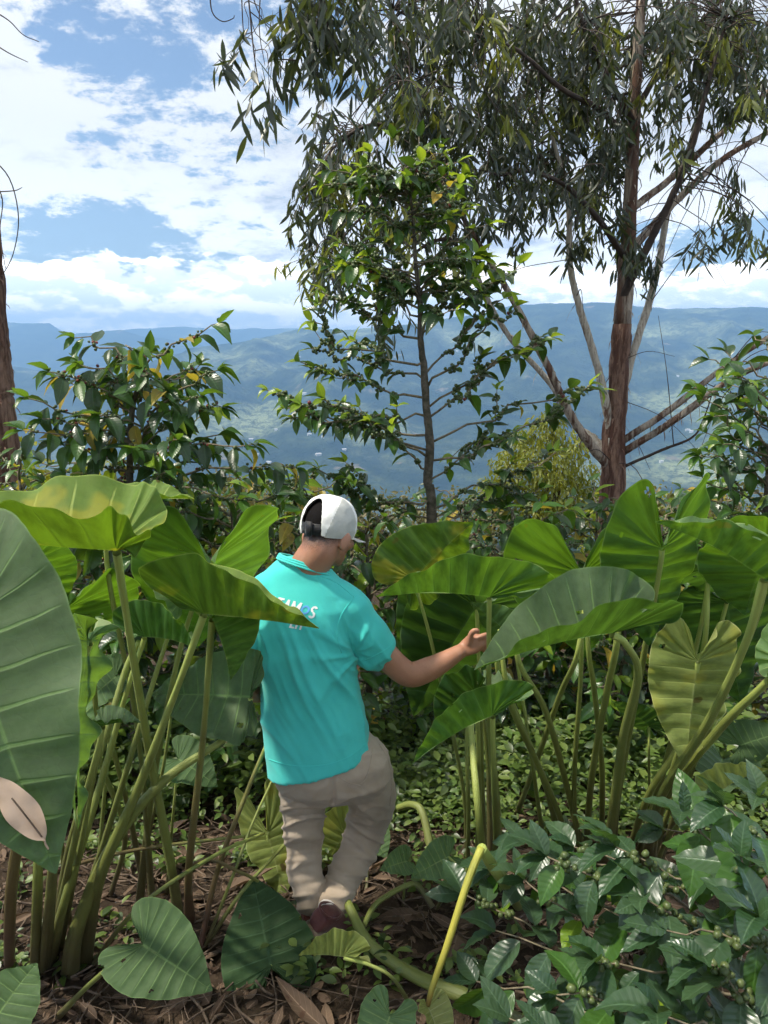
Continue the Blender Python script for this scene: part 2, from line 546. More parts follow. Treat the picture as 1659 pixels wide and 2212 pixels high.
M['dead'] = leaf_mat('dry_leaf', (0.045, 0.030, 0.020), (0.165, 0.112, 0.075), (0.3, 0.18, 0.08), 0.10, 0.75, veins=True, spots=(0.07, 0.04, 0.025), spec=0.2)
M['dead_pale'] = leaf_mat('dry_leaf_pale', (0.50, 0.36, 0.25), (0.54, 0.40, 0.28), (0.5, 0.3, 0.15), 0.10, 0.7, veins=False, spec=0.2)
M['tan_leaf'] = plain_mat('tan_dry_leaf', (0.58, 0.43, 0.31), (0.40, 0.27, 0.17), 0.7, 9.0, 0.3, 0.004)
M['twig'] = plain_mat('dry_twig', (0.16, 0.115, 0.08), (0.06, 0.042, 0.03), 0.9, 30, 0.5, 0.004)

# ------------------------------------------------------------------ ground and terrain
def ground_mat():
    m, t = newmat('soil')
    ob = t.n('ShaderNodeTexCoord').outputs['Object']
    a = t.noise(ob, 3.0, 5, 0.6)
    b = t.noise(ob, 28.0, 6, 0.7)
    c = t.mix(t.ramp(a, 0.35, 0.65), (0.030, 0.021, 0.014), (0.060, 0.042, 0.028))
    c = t.mix(t.math('MULTIPLY', t.ramp(b, 0.5, 0.75), 0.7), c, (0.11, 0.08, 0.055))
    bp = t.n('ShaderNodeBump', {'Height': b, 'Strength': 0.9, 'Distance': 0.03}).outputs[0]
    p = t.n('ShaderNodeBsdfPrincipled', {'Base Color': c, 'Roughness': 0.95, 'Normal': bp, 'Specular IOR Level': 0.15})
    t.n('ShaderNodeOutputMaterial', {0: p.outputs[0]})
    return m


def terrain_mat():
    m, t = newmat('forested_slope')
    ob = t.n('ShaderNodeTexCoord').outputs['Object']
    a = t.noise(ob, 0.0011, 5, 0.6, 0.4)
    b = t.noise(ob, 0.0075, 6, 0.7)
    d = t.noise(ob, 0.03, 4, 0.7)
    c = t.mix(t.ramp(b, 0.36, 0.66), (0.006, 0.016, 0.006), (0.075, 0.100, 0.035))
    c = t.mix(t.math('MULTIPLY', t.ramp(a, 0.50, 0.64), 0.85), c, (0.36, 0.40, 0.19))
    c = t.mix(t.math('MULTIPLY', t.ramp(d, 0.42, 0.62), 0.75), c, (0.008, 0.018, 0.008))
    c = t.mix(t.ramp(t.noise(ob, 0.0045, 3, 0.6), 0.66, 0.72), c, (0.24, 0.19, 0.12))
    bp = t.n('ShaderNodeBump', {'Height': t.math('ADD', b, t.math('MULTIPLY', d, 0.4)), 'Strength': 1.0, 'Distance': 40.0}).outputs[0]
    p = t.n('ShaderNodeBsdfPrincipled', {'Base Color': c, 'Roughness': 1.0, 'Normal': bp, 'Specular IOR Level': 0.0})
    t.n('ShaderNodeOutputMaterial', {0: p.outputs[0]})
    return m


def build_ground():
    xs = np.concatenate([np.linspace(-40, -6, 14), np.linspace(-5, 5, 110), np.linspace(6, 40, 14)])
    ys = np.concatenate([np.linspace(-30, -2, 10), np.linspace(-1, 7, 100), np.linspace(7.3, 60, 60)])
    V = [(x, y, gz(x, y)) for y in ys for x in xs]
    nx, ny = len(xs), len(ys)
    F = [(j * nx + i, j * nx + i + 1, (j + 1) * nx + i + 1, (j + 1) * nx + i) for j in range(ny - 1) for i in range(nx - 1)]
    o = mk('ground', V, F, ground_mat())
    tag(o, kind='structure')


def prof(tab, x):
    return float(np.interp(x, [a for a, _ in tab], [b for _, b in tab]))


RA = [(-900, 830), (-300, 800), (0, 788), (60, 792), (130, 800), (240, 806), (330, 786), (390, 766), (450, 752), (520, 744), (600, 728), (680, 706), (740, 712), (830, 706), (900, 698), (960, 692),
      (1030, 676), (1090, 661), (1150, 656), (1230, 661), (1290, 655), (1360, 664), (1450, 667), (1530, 668), (1580, 662), (1640, 667), (1800, 672), (2600, 700)]
RB = [(-900, 700), (-300, 676), (0, 686), (50, 694), (100, 699), (145, 698), (180, 722), (225, 720), (255, 715), (290, 712), (330, 727), (380, 730), (430, 741), (500, 756), (620, 775), (900, 800), (2600, 800)]
RC = [(-900, 735), (150, 735), (300, 712), (400, 706), (520, 712), (620, 708), (700, 716), (900, 722), (2600, 730)]
DA, DB, DC = 6000.0, 9500.0, 12500.0
ROWS = {}


def ridge_z(tab, px, D):
    d = ray(px, prof(tab, px))
    # direction at this column: distance measured along y
    return CAMZ + d.z / d.y * D


def fbm(x, y, s, oct=5):
    v, a = 0.0, 1.0
    for k in range(oct):
        v += a * noise.noise(Vector((x * s, y * s, k * 7.3)))
        s *= 2.05
        a *= 0.52
    return v


def rfbm(x, y, s, oct=5):
    v, a = 0.0, 1.0
    for k in range(oct):
        v += a * (1 - abs(noise.noise(Vector((x * s, y * s, k * 5.1 + 3)))) * 2)
        s *= 2.05
        a *= 0.5
    return v


def terr(px, Y):
    """height of the land beyond the garden, by column (direction) and distance"""
    x = (px - 829.5) / FPX * Y / math.cos(PITCH)
    floor = -530 + 60 * fbm(x, Y, 1 / 2500.0, 3)
    zA = ridge_z(RA, px, DA)
    zB = ridge_z(RB, px, DB)
    zC = ridge_z(RC, px, DC)
    if Y <= DA:
        f = min(1, max(0, (Y - 2600) / (DA - 2600)))
        e = f ** 0.9 * (3 - 2 * f) ** 0.5 / 1.0
        e = f * f * (3 - 2 * f) * 0.55 + f * 0.45
        z = floor * (1 - e) + zA * e
        amp = 4 * e * (1 - e) + 0.12 * e
        z += 330 * amp * (rfbm(x + 900, Y * 0.42, 1 / 1150.0) - 1.0) * 0.55
        z += 8 * fbm(x, Y, 1 / 130.0, 3) * min(1, e * 3)
        # fall away from the garden
        if Y < 2600:
            g = max(0.0, (Y - 60) / 2540) ** 0.75
            z = (-15.5) * (1 - g) + floor * g
    elif Y <= DB:
        f = (Y - DA) / (DB - DA)
        e = f * f * (3 - 2 * f)
        low = -420
        dn = max(0, 1 - f * 3.2)
        zz = zA * dn + low * (1 - dn) if dn > 0 else low
        up = max(0, (f - 0.35) / 0.65)
        up = up ** 1.15
        z = zz * (1 - up) + zB * up if f > 0.35 else zz
        z += 330 * (up * (1 - up) * 2) * (rfbm(x, Y * 0.4, 1 / 1700.0) - 1.0) * 0.55
        z += 14 * fbm(x, Y, 1 / 300.0, 3) * up
    else:
        f = min(1, (Y - DB) / (DC - DB))
        z = zB * max(0, 1 - f * 3) + zC * f - 420 * (1 - f) * min(1, f * 3)
        z += 25 * fbm(x, Y, 1 / 500.0, 3) * f
    return x, z


def build_terrain():
    cols = np.linspace(-700, 2350, 420)
    rows = list(np.geomspace(58, 2600, 24)[:-1]) + list(np.linspace(2600, DA, 120)) + list(np.linspace(DA + 120, DB, 70)) + list(np.linspace(DB + 200, DC, 16)) + [DC + 600]
    V, nx = [], len(cols)
    for Y in rows:
        for c in cols:
            x, z = terr(c, min(Y, DC))
            if Y > DC:
                z -= 500
            V.append((x, Y, z))
    F = [(j * nx + i, j * nx + i + 1, (j + 1) * nx + i + 1, (j + 1) * nx + i) for j in range(len(rows) - 1) for i in range(nx - 1)]
    o = mk('mountains', V, F, terrain_mat())
    tag(o, kind='structure')
    return V, rows, cols


def build_houses():
    wall = plain_mat('whitewash', (0.78, 0.77, 0.73), (0.62, 0.60, 0.56), 0.8, 0.4, 0.1, 0.02)
    roof = plain_mat('metal_roof', (0.62, 0.63, 0.64), (0.48, 0.44, 0.42), 0.5, 0.4, 0.1, 0.02)
    spots = [(650, 770), (655, 773), (610, 868), (625, 861), (664, 852), (672, 941), (700, 946), (520, 905), (505, 930), (548, 952),
             (1005, 640), (1016, 862), (980, 760), (1470, 930), (1478, 936), (1500, 985), (1590, 990), (1540, 900), (760, 945), (745, 975),
             (690, 985), (1420, 1000), (1568, 1004), (560, 984), (585, 1000), (480, 975), (602, 930), (1440, 815)]
    rnd = random.Random(4)
    k = 0
    for px, py in spots:
        d = ray(px, py)
        hit = None
        for Y in np.linspace(2650, DA, 260):
            x, z = terr(px, Y)
            if CAMZ + d.z / d.y * Y < z:
                hit = (x, Y, z)
                break
        if hit is None:
            continue
        w, l, h = rnd.uniform(9, 15), rnd.uniform(12, 24), rnd.uniform(5, 7)
        t = thing('hillside_house', 'tiny white house far off on the blue forested mountainside', 'house', hit, 'far white houses on the mountainside')
        a = rnd.uniform(-0.5, 0.5)
        ca, sa = math.cos(a), math.sin(a)
        def T(x, y, z):
            return (hit[0] + x * ca - y * sa, hit[1] + x * sa + y * ca, hit[2] + z)
        V = [T(-l / 2, -w / 2, -3), T(l / 2, -w / 2, -3), T(l / 2, w / 2, -3), T(-l / 2, w / 2, -3),
             T(-l / 2, -w / 2, h), T(l / 2, -w / 2, h), T(l / 2, w / 2, h), T(-l / 2, w / 2, h), T(-l / 2, 0, h + 2.4), T(l / 2, 0, h + 2.4)]
        mk('wall', V, [(0, 1, 5, 4), (1, 2, 6, 9, 5), (2, 3, 7, 6), (3, 0, 4, 8, 7)], wall, t, smooth=False)
        e = 0.8
        V = [T(-l / 2 - e, -w / 2 - e, h - .3), T(l / 2 + e, -w / 2 - e, h - .3), T(l / 2 + e, 0, h + 2.7), T(-l / 2 - e, 0, h + 2.7), T(l / 2 + e, w / 2 + e, h - .3), T(-l / 2 - e, w / 2 + e, h - .3)]
        mk('roof', V, [(0, 1, 2, 3), (3, 2, 4, 5)], roof, t, smooth=False)
        k += 1


def build_haze():
    x0, x1, y0, y1, z0, z1 = -16000, 16000, -2500, 14000, -900, HAZE_TOP
    V = [(x, y, z) for z in (z0, z1) for y in (y0, y1) for x in (x0, x1)]
    F = [(0, 2, 3, 1), (4, 5, 7, 6), (0, 1, 5, 4), (2, 6, 7, 3), (0, 4, 6, 2), (1, 3, 7, 5)]
    m, t = newmat('haze_air')
    v = t.n('ShaderNodeVolumePrincipled', {'Color': (0.31, 0.58, 1.0, 1), 'Density': HAZE, 'Anisotropy': 0.0})
    t.n('ShaderNodeOutputMaterial', {'Volume': v.outputs[0]})
    o = mk('haze', V, F, m, smooth=False)
    tag(o, 'thin blue haze filling the valley air', kind='stuff')
    o.display_type = 'WIRE'


HAZE = 1.75e-4
HAZE_TOP = 620
build_ground()
build_terrain()
build_houses()
build_haze()

# ------------------------------------------------------------------ leaf templates
def leaf_template(nv, nu, width, acum=0.0, fold=0.25, droop=0.35, ripple=0.0, falc=0.0, seed=0, rip_n=7):
    """blade along +Y, length 1, upper side +Z; uv.x across, uv.y along"""
    rnd = random.Random(seed)
    V, UV = [], []
    for j in range(nv + 1):
        v = j / nv
        w = width * (math.sin(math.pi * min(1, v ** 0.85)) ** 0.75) * (1 - acum * max(0, (v - 0.6) / 0.4) ** 1.0 * (1 - v) * 1.5)
        if acum and v > 0.8:
            w *= (1 - 0.35 * (v - 0.8) / 0.2)
        w = max(w, 0.006)
        if v < 0.04:
            w = 0.012
        for i in range(nu + 1):
            u = i / nu * 2 - 1
            x = u * w + falc * (v - v * v) * 1.0
            z = abs(u) * w * fold - droop * v * v * 0.5
            z += ripple * u * u * math.sin(v * rip_n * 2 * math.pi / 2 + (0 if u > 0 else 1.7) + seed)
            y = v * (1 - 0.10 * droop * v)
            V.append((x, y, z))
            UV.append((i / nu, v))
    F = []
    for j in range(nv):
        for i in range(nu):
            a = j * (nu + 1) + i
            F.append((a, a + 1, a + nu + 2, a + nu + 1))
    return np.array(V), np.array(F), np.array(UV)


COF_T = [leaf_template(7, 4, 0.205 + 0.02 * k, 0.6, 0.25 + 0.1 * k, 0.25 + 0.28 * k, 0.012, 0.0, k, 6) for k in range(4)]
COF_HI = [leaf_template(18, 6, 0.225 + 0.02 * k, 0.6, 0.18 + 0.08 * k, 0.15 + 0.25 * k, 0.014, 0.03 * (k - 1), k + 10, 9) for k in range(4)]
EUC_T = [leaf_template(5, 2, 0.085 + 0.012 * k, 0.0, 0.3, 0.25 * (k - 1), 0.0, 0.12 * (k - 1), k) for k in range(3)]
BUSH_T = leaf_template(3, 2, 0.24, 0, 0.3, 0.3, 0)
DEAD_T = [leaf_template(7, 4, 0.13 + 0.04 * k, 0.3, 0.7 - 0.5 * k, 0.5 * (k - 1), 0.02, 0.1 * (k - 1), k + 3, 4) for k in range(4)]


class Leaves:
    """collects leaf placements of one plant; the largest become parts of their own, the rest one part"""
    def __init__(s):
        s.L = []

    def add(s, p, d, n, size, mat):
        s.L.append((tuple(p), tuple(d), tuple(n), size, mat))

    def build(s, parent, temps, name='leaf', limit=300, rest='foliage', seed=0, rank=None):
        if not s.L:
            return
        rnd = random.Random(seed)
        base = world_loc(parent)
        cam_p = np.array((0, 0, CAMZ))
        def key(l):
            return -l[3] / np.linalg.norm(np.array(l[0]) - cam_p)
        L = sorted(s.L, key=rank or key)
        near, far = L[:limit], L[limit:]
        cache = {}
        for p, d, n, size, mat in near:
            k = rnd.randrange(len(temps))
            ck = (k, mat)
            if ck not in cache:
                tv, tf, tu = temps[k]
                o = mk(name, tv, tf, M[mat], None, uv=tu)
                cache[ck] = o.data
                bpy.data.objects.remove(o)
            o = bpy.data.objects.new(name, cache[ck])
            Rm = frames(np.array([d], float), np.array([n], float))[0]
            mat4 = Matrix(Rm.tolist()).to_4x4()
            o.location = Vector(p) - base
            o.rotation_euler = mat4.to_euler()
            o.scale = (size * rnd.uniform(0.92, 1.08), size, size)
            link(o, parent)
        mats = sorted(set(l[4] for l in far))
        if far:
            VV, FF, UU, TT, MI = [], [], [], [], []
            off = 0
            for mi, mat in enumerate(mats):
                sub = [l for l in far if l[4] == mat]
                ks = np.array([rnd.randrange(len(temps)) for _ in sub])
                for k in range(len(temps)):
                    ss = [l for l, q in zip(sub, ks) if q == k]
                    if not ss:
                        continue
                    tv, tf, tu = temps[k]
                    D = np.array([l[1] for l in ss], float)
                    Nn = np.array([l[2] for l in ss], float)
                    P = np.array([l[0] for l in ss], float)
                    S = np.array([l[3] for l in ss], float)
                    V, F = inst(tv, tf, frames(D, Nn), P, S)
                    VV.append(V); FF.append(F + off); off += len(V)
                    UU.append(np.tile(tu, (len(ss), 1)))
                    TT.append(np.repeat(np.array([rnd.random() for _ in ss]), len(tv)))
                    MI.append(np.full(len(F), mi))
            o = mk(rest, np.concatenate(VV), np.concatenate(FF), [M[m] for m in mats], parent, uv=np.concatenate(UU), tint=np.concatenate(TT))
            o.data.polygons.foreach_set('material_index', np.concatenate(MI).astype(np.int32))
            tag(o, kind='stuff')


def ico():
    bm = bmesh.new()
    bmesh.ops.create_icosphere(bm, subdivisions=1, radius=1.0)
    V = np.array([v.co[:] for v in bm.verts])
    F = np.array([[v.index for v in f.verts] for f in bm.faces])
    bm.free()
    V = V * np.array([1, 1, 1.18])
    return V, F


ICO = ico()


def berries_mesh(name, pts, size, mat, parent, rnd):
    if not pts:
        return
    P = np.array([p for p in pts], float)
    n = len(P)
    D = np.array([[rnd.gauss(0, 1), rnd.gauss(0, 1), rnd.gauss(0, 1)] for _ in range(n)])
    Nn = np.array([[rnd.gauss(0, 1), rnd.gauss(0, 1), rnd.gauss(0, 1)] for _ in range(n)])
    S = np.array([size * rnd.uniform(0.8, 1.15) for _ in range(n)])
    V, F = inst(ICO[0], ICO[1], frames(D, Nn), P, S)
    o = mk(name, V, F, mat, parent, tint=np.repeat(np.array([rnd.random() for _ in range(n)]), len(ICO[0])))
    tag(o, kind='stuff')


# ------------------------------------------------------------------ coffee
def branch_path(a, b, sag, rnd, n=7, wig=0.012):
    a, b = Vector(a), Vector(b)
    L = (b - a).length
    out = []
    for i in range(n + 1):
        f = i / n
        p = a.lerp(b, f)
        p.z += sag * L * math.sin(math.pi * f) 
        if 0 < i < n:
            p += Vector((rnd.gauss(0, wig), rnd.gauss(0, wig), rnd.gauss(0, wig)))
        out.append(p)
    return out


def coffee(name, label, base, trunk, tr, branches, ls, seed, mats, temps=None, limit=300, berry=0.5, bsize=0.0075, red=0.0,
           droop=0.0, step=0.075, bare=0.25, group=None, tip='cof_new', tipn=3, twig_r=0.006, leafp=0.8, bstart=0.15):
    rnd = random.Random(seed)
    t = thing(name, label, 'coffee plant', base, group)
    b = MB()
    tp = spline(trunk, 5)
    b.tube(tp, lerp_list(tr, len(tp)), 9, wob=0.25)
    b.build('trunk', M['cbark'], t)
    br = MB()
    split = limit >= 300
    lv = Leaves()
    bg, brd = [], []
    for bi, path in enumerate(branches):
        path = [Vector(p) for p in path]
        cum = [0]
        for i in range(1, len(path)):
            cum.append(cum[-1] + (path[i] - path[i - 1]).length)
        tot = cum[-1]
        rr = twig_r * (0.7 + 0.6 * min(1, tot / 0.8))
        if split:
            br = MB()
        br.tube(path, lerp_list([rr, rr * 0.4], len(path)), 6)
        if split:
            br.build('branch', M['ctwig'], t)

        def pos(s):
            for i in range(1, len(cum)):
                if s <= cum[i] or i == len(cum) - 1:
                    f = (s - cum[i - 1]) / max(1e-6, cum[i] - cum[i - 1])
                    return path[i - 1].lerp(path[i], f), (path[i] - path[i - 1]).normalized()
        s = bare * tot * rnd.uniform(0.7, 1.2)
        flip = rnd.random() < 0.5
        while s < tot - 0.02:
            p, d = pos(s)
            side = d.cross(Vector((0, 0, 1)))
            if side.length < 0.1:
                side = Vector((rnd.gauss(0, 1), rnd.gauss(0, 1), 0))
            side.normalize()
            if flip:
                side = (side * 0.75 + Vector((0, 0, 1)) * 0.6).normalized()
            flip = not flip
            for sg in (-1, 1):
                if rnd.random() < leafp * (0.55 + 0.45 * s / tot):
                    dr = droop + rnd.uniform(-0.15, 0.35)
                    ld = side * sg * rnd.uniform(0.7, 1.0) + d * rnd.uniform(0.25, 0.8) + Vector((0, 0, -dr))
                    nn = Vector((rnd.gauss(0, 0.35), rnd.gauss(0, 0.35) - 0.15, 1))
                    r = rnd.random()
                    acc = 0
                    mt = mats[0][0]
                    for mname, w in mats:
                        acc += w
                        if r < acc:
                            mt = mname
                            break
                    lv.add(p + ld.normalized() * 0.01, ld, nn, ls * rnd.uniform(0.6, 1.1), mt)
            if rnd.random() < berry and s > bstart * tot:
                for _ in range(rnd.randint(5, 13)):
                    q = p + Vector((rnd.gauss(0, 1), rnd.gauss(0, 1), rnd.gauss(0, 0.8))).normalized() * rnd.uniform(0.006, 0.022) + d * rnd.uniform(-0.02, 0.02)
                    (brd if rnd.random() < red else bg).append(q)
            s += step * rnd.uniform(0.75, 1.25)
        p, d = pos(tot)
        for k in range(tipn):
            a = 2 * math.pi * k / max(1, tipn) + rnd.uniform(-0.5, 0.5)
            o1 = d.orthogonal().normalized()
            o2 = d.cross(o1)
            ld = d * 0.9 + (o1 * math.cos(a) + o2 * math.sin(a)) * rnd.uniform(0.5, 1.0) + Vector((0, 0, 0.25 - droop * 0.5))
            lv.add(p, ld, Vector((rnd.gauss(0, 0.3), rnd.gauss(0, 0.3), 1)), ls * rnd.uniform(0.5, 0.85), tip if rnd.random() < 0.75 else mats[0][0])
    if not split:
        tag(br.build('branches', M['ctwig'], t), kind='stuff')
    lv.build(t, temps or COF_T, 'leaf', limit, 'foliage', seed)
    berries_mesh('berries', bg, bsize, M['berry'], t, rnd)
    berries_mesh('ripe_berries', brd, bsize, M['berry_r'], t, rnd)
    return t


def auto_branches(base, H, Lmax, seed, z0=0.15, dz=0.11, up=0.45, sag=0.06, prof=None, lean=(0, 0)):
    rnd = random.Random(seed)
    out = []
    z = z0 * H
    a = rnd.uniform(0, 6.28)
    while z < H:
        f = z / H
        L = Lmax * (prof(f) if prof else (0.55 + 0.9 * f * (1.15 - f)) )
        for k in range(2):
            aa = a + math.pi * k + rnd.uniform(-0.4, 0.4)
            l = L * rnd.uniform(0.7, 1.15)
            st = Vector(base) + Vector((lean[0] * f, lean[1] * f, z))
            en = st + Vector((math.cos(aa) * l, math.sin(aa) * l, l * (up * (0.4 + f) + rnd.uniform(-0.15, 0.15))))
            out.append(branch_path(st, en, sag, rnd))
        a += math.pi / 2 + rnd.uniform(-0.3, 0.3)
        z += dz * rnd.uniform(0.8, 1.2)
    return out


def build_coffee():
    rnd = random.Random(11)
    # --- left shrub
    Y = 3.5
    b = at(250, 1150, Y); b.z = gz(b.x, Y)
    top = at(305, 800, Y)
    H = top.z - b.z
    br = auto_branches(b, H, 0.46, 3, z0=0.42, dz=0.045, up=0.35, lean=(top.x - b.x, 0), prof=lambda f: 1.0 if f < 0.75 else max(0.45, 1.0 - (f - 0.75) * 1.2))
    r2 = random.Random(5)
    S = lambda px, py: at(px, py, Y)
    for (x0, y0, x1, y1, dy) in [(290, 960, 60, 860, -.2), (300, 980, 50, 930, -.3), (300, 1000, 545, 960, -.2), (310, 940, 480, 880, 0), (290, 900, 120, 815, .1), (320, 900, 470, 800, -.1),
                                 (300, 860, 180, 790, 0), (315, 850, 430, 790, .1), (310, 830, 320, 765, 0), (305, 840, 250, 775, .15), (310, 1040, 640, 1010, -.1), (300, 1060, 520, 1080, -.3), (290, 1060, 120, 1080, -.3), (290, 1020, 90, 1000, -.1)]:
        br.append(branch_path(at(x0, y0, Y), at(x1, y1, Y + dy), 0.05, r2))
    coffee('coffee_shrub', 'dense coffee shrub with drooping yellowing lower leaves and reddening berries beside the left trunk', b,
           [b, at(280, 1000, Y), top], [0.022, 0.016, 0.008], br, 0.14, 21, [('cof', .60), ('cof_mid', .22), ('cof_new', .06), ('cof_yel', .12)], berry=0.6, red=0.16, droop=0.5, step=0.07, tipn=4, tip='cof_mid', leafp=0.95)
    # --- tall tree in the middle
    Y = 4.2
    b = at(925, 1200, Y); b.z = gz(b.x, Y)
    tr = [b, at(932, 1120, Y), at(924, 1040, Y), at(929, 960, Y), at(921, 880, Y), at(916, 800, Y), at(908, 730, Y), at(908, 660, Y), at(899, 580, Y), at(890, 450, Y), at(870, 320, Y)]
    br = []
    P = lambda x, y, dy=0.0: at(x, y, Y + dy)
    man = [(925, 960, 575, 880, -.1), (922, 990, 700, 880, -.3), (925, 905, 640, 940, -.2), (926, 940, 620, 890, .2), (920, 850, 650, 820, -.1), (915, 800, 680, 760, .1),
           (912, 760, 670, 700, -.2), (908, 720, 690, 670, .2), (925, 880, 1120, 790, -.2), (926, 930, 1280, 870, -.1), (928, 1000, 1290, 850, -.2), (926, 860, 1180, 745, .1),
           (925, 830, 1100, 700, -.1), (918, 780, 1060, 650, .2), (930, 1060, 690, 1040, -.2), (930, 1070, 600, 1060, .1), (930, 1080, 1200, 1010, -.2), (930, 1040, 1120, 960, .1), (930, 1020, 780, 930, -.3),
           (910, 720, 1030, 590, -.1), (905, 680, 780, 580, -.2), (905, 690, 1120, 610, .1), (905, 660, 720, 600, .1), (928, 1100, 1180, 1080, .0), (928, 1110, 760, 1090, -.1)]
    for (x0, y0, x1, y1, dy) in man:
        br.append(branch_path(P(x0, y0 + rnd.uniform(-5, 35)), P(x1 + rnd.uniform(-20, 20), y1 - rnd.uniform(0, 40), dy), rnd.uniform(-0.10, 0.05), rnd, 8, 0.022))
    for path in [q for q in br]:
        for f, sg in ((0.42, -1), (0.62, 1), (0.78, -1)):
            if rnd.random() < 0.62:
                i = int(f * (len(path) - 1))
                d = (path[i + 1] - path[i]).normalized()
                side = d.cross(Vector((0, 0, 1))).normalized() * sg
                L = rnd.uniform(0.12, 0.30)
                br.append(branch_path(path[i], path[i] + (d * 0.8 + side * rnd.uniform(0.3, 0.8) + Vector((0, 0, rnd.uniform(-0.2, 0.7)))).normalized() * L, 0.04, rnd, 4, 0.008))
    coffee('coffee_tree', 'tall slim coffee tree with mossy trunk and green berry clusters beyond the white cap', b, tr, [0.032, 0.030, 0.027, 0.025, 0.022, 0.020, 0.017, 0.015, 0.012, 0.008, 0.004],
           br + [branch_path(P(905 - 0.12 * (650 - y), y), P(905 - 0.12 * (650 - y) + dx, y - up, dy), 0.03, rnd, 6, 0.014)
                 for (y, dx, up, dy) in [(rnd.uniform(360, 690), rnd.choice([-1, 1]) * rnd.uniform(50, 165), rnd.uniform(0, 95), rnd.uniform(-.35, .35)) for _ in range(50)]]
           + [branch_path(P(880, 420), P(x, y, dy), 0.03, rnd, 5, 0.01) for x, y, dy in [(800, 330, -.1), (850, 300, 0), (905, 295, .1), (950, 320, -.1), (990, 350, .1), (760, 380, .1), (700, 400, -.1), (870, 380, -.3), (910, 350, -.3)]],
           0.125, 22, [('cof', .72), ('cof_mid', .22), ('cof_new', .03), ('cof_yel', .03)], berry=0.8, bsize=0.0105, red=0.01, droop=0.15, step=0.075, bare=0.26, tipn=3, leafp=0.66, limit=300)
    # --- right edge shrub
    Y = 4.0
    b = at(1660, 1150, Y); b.z = gz(b.x, Y)
    top = at(1665, 830, Y)
    br = auto_branches(b, top.z - b.z, 0.42, 8, z0=0.45, dz=0.05, up=0.5, prof=lambda f: 0.95)
    for (x1, y1, dy) in [(1525, 935, 0), (1540, 900, -.2), (1570, 845, .1), (1510, 985, -.1), (1560, 960, -.3), (1600, 815, -.2)]:
        br.append(branch_path(at(1662, y1 + 70, Y), at(x1, y1, Y + dy), 0.05, rnd))
    coffee('coffee_shrub', 'coffee shrub with glossy dark leaves cut by the right edge, behind the arum leaves', b, [b, at(1662, 1000, Y), top], [0.02, 0.015, 0.008], br, 0.15, 23,
           [('cof', .6), ('cof_mid', .34), ('cof_new', .06)], berry=0.35, droop=0.15, step=0.085, tipn=3, tip='cof_mid')
    # --- thicket behind the walker
    th = [(40, 4.3, 1000, 'at the far left under the reddish trunk'), (190, 4.0, 1110, 'below the left coffee shrub, behind the big mottled leaf'), (400, 4.4, 1060, 'to the left, behind the two-lobed leaf'),
          (500, 3.6, 1075, "just left of the walker's shoulder"), (640, 4.6, 1040, "directly behind the walker's head"),
          (790, 4.0, 1110, "just right of the walker's face"), (1000, 4.9, 1060, 'right of the mossy coffee trunk'), (1120, 4.1, 1090, 'below the yellow-green tree'),
          (1290, 4.8, 1075, 'in front of the red eucalyptus trunk'), (1430, 4.2, 1110, 'right of the red trunk, behind the tall upright leaf'),
          (1560, 5.0, 1035, 'near the right edge behind the broad leaves'), (1640, 4.0, 1180, 'at the right edge, lowest and nearest of the right ones'),
          (880, 4.4, 1180, "in the gap just right of the walker's outstretched arm"), (1190, 4.3, 1220, 'low down behind the dished leaf'), (1350, 3.9, 1270, 'low down between the right-hand stalks'), (1490, 4.3, 1230, 'low down behind the pale hanging leaf'), (330, 3.7, 1300, 'low down behind the left-hand stalks'), (120, 3.5, 1330, 'low down behind the nearest grey-green blade')]
    for k, (px, Y, ytop, where) in enumerate(th):
        top = at(px, ytop + 22, Y)
        b = Vector((top.x, Y, gz(top.x, Y)))
        br = auto_branches(b, top.z - b.z, 0.50, 40 + k, z0=0.10, dz=0.065, up=0.35, sag=0.08)
        coffee('coffee_bush', 'tangled coffee bush ' + where, b, [b, b.lerp(top, 0.5) + Vector((0.02, 0, 0)), top], [0.025, 0.018, 0.007], br, 0.135, 50 + k,
               [('cof', .42), ('cof_mid', .36), ('cof_new', .14), ('cof_yel', .08)], limit=160, berry=0.5, bsize=0.009, red=0.02, droop=0.35, step=0.075, bare=0.12, tip='cof_mid', tipn=2, twig_r=0.0065, leafp=0.85, group='coffee bushes of the thicket')
    # --- foreground plant, lower right
    b = Vector((0.98, 1.75, gz(0.98, 1.75)))
    fb = []
    A = at
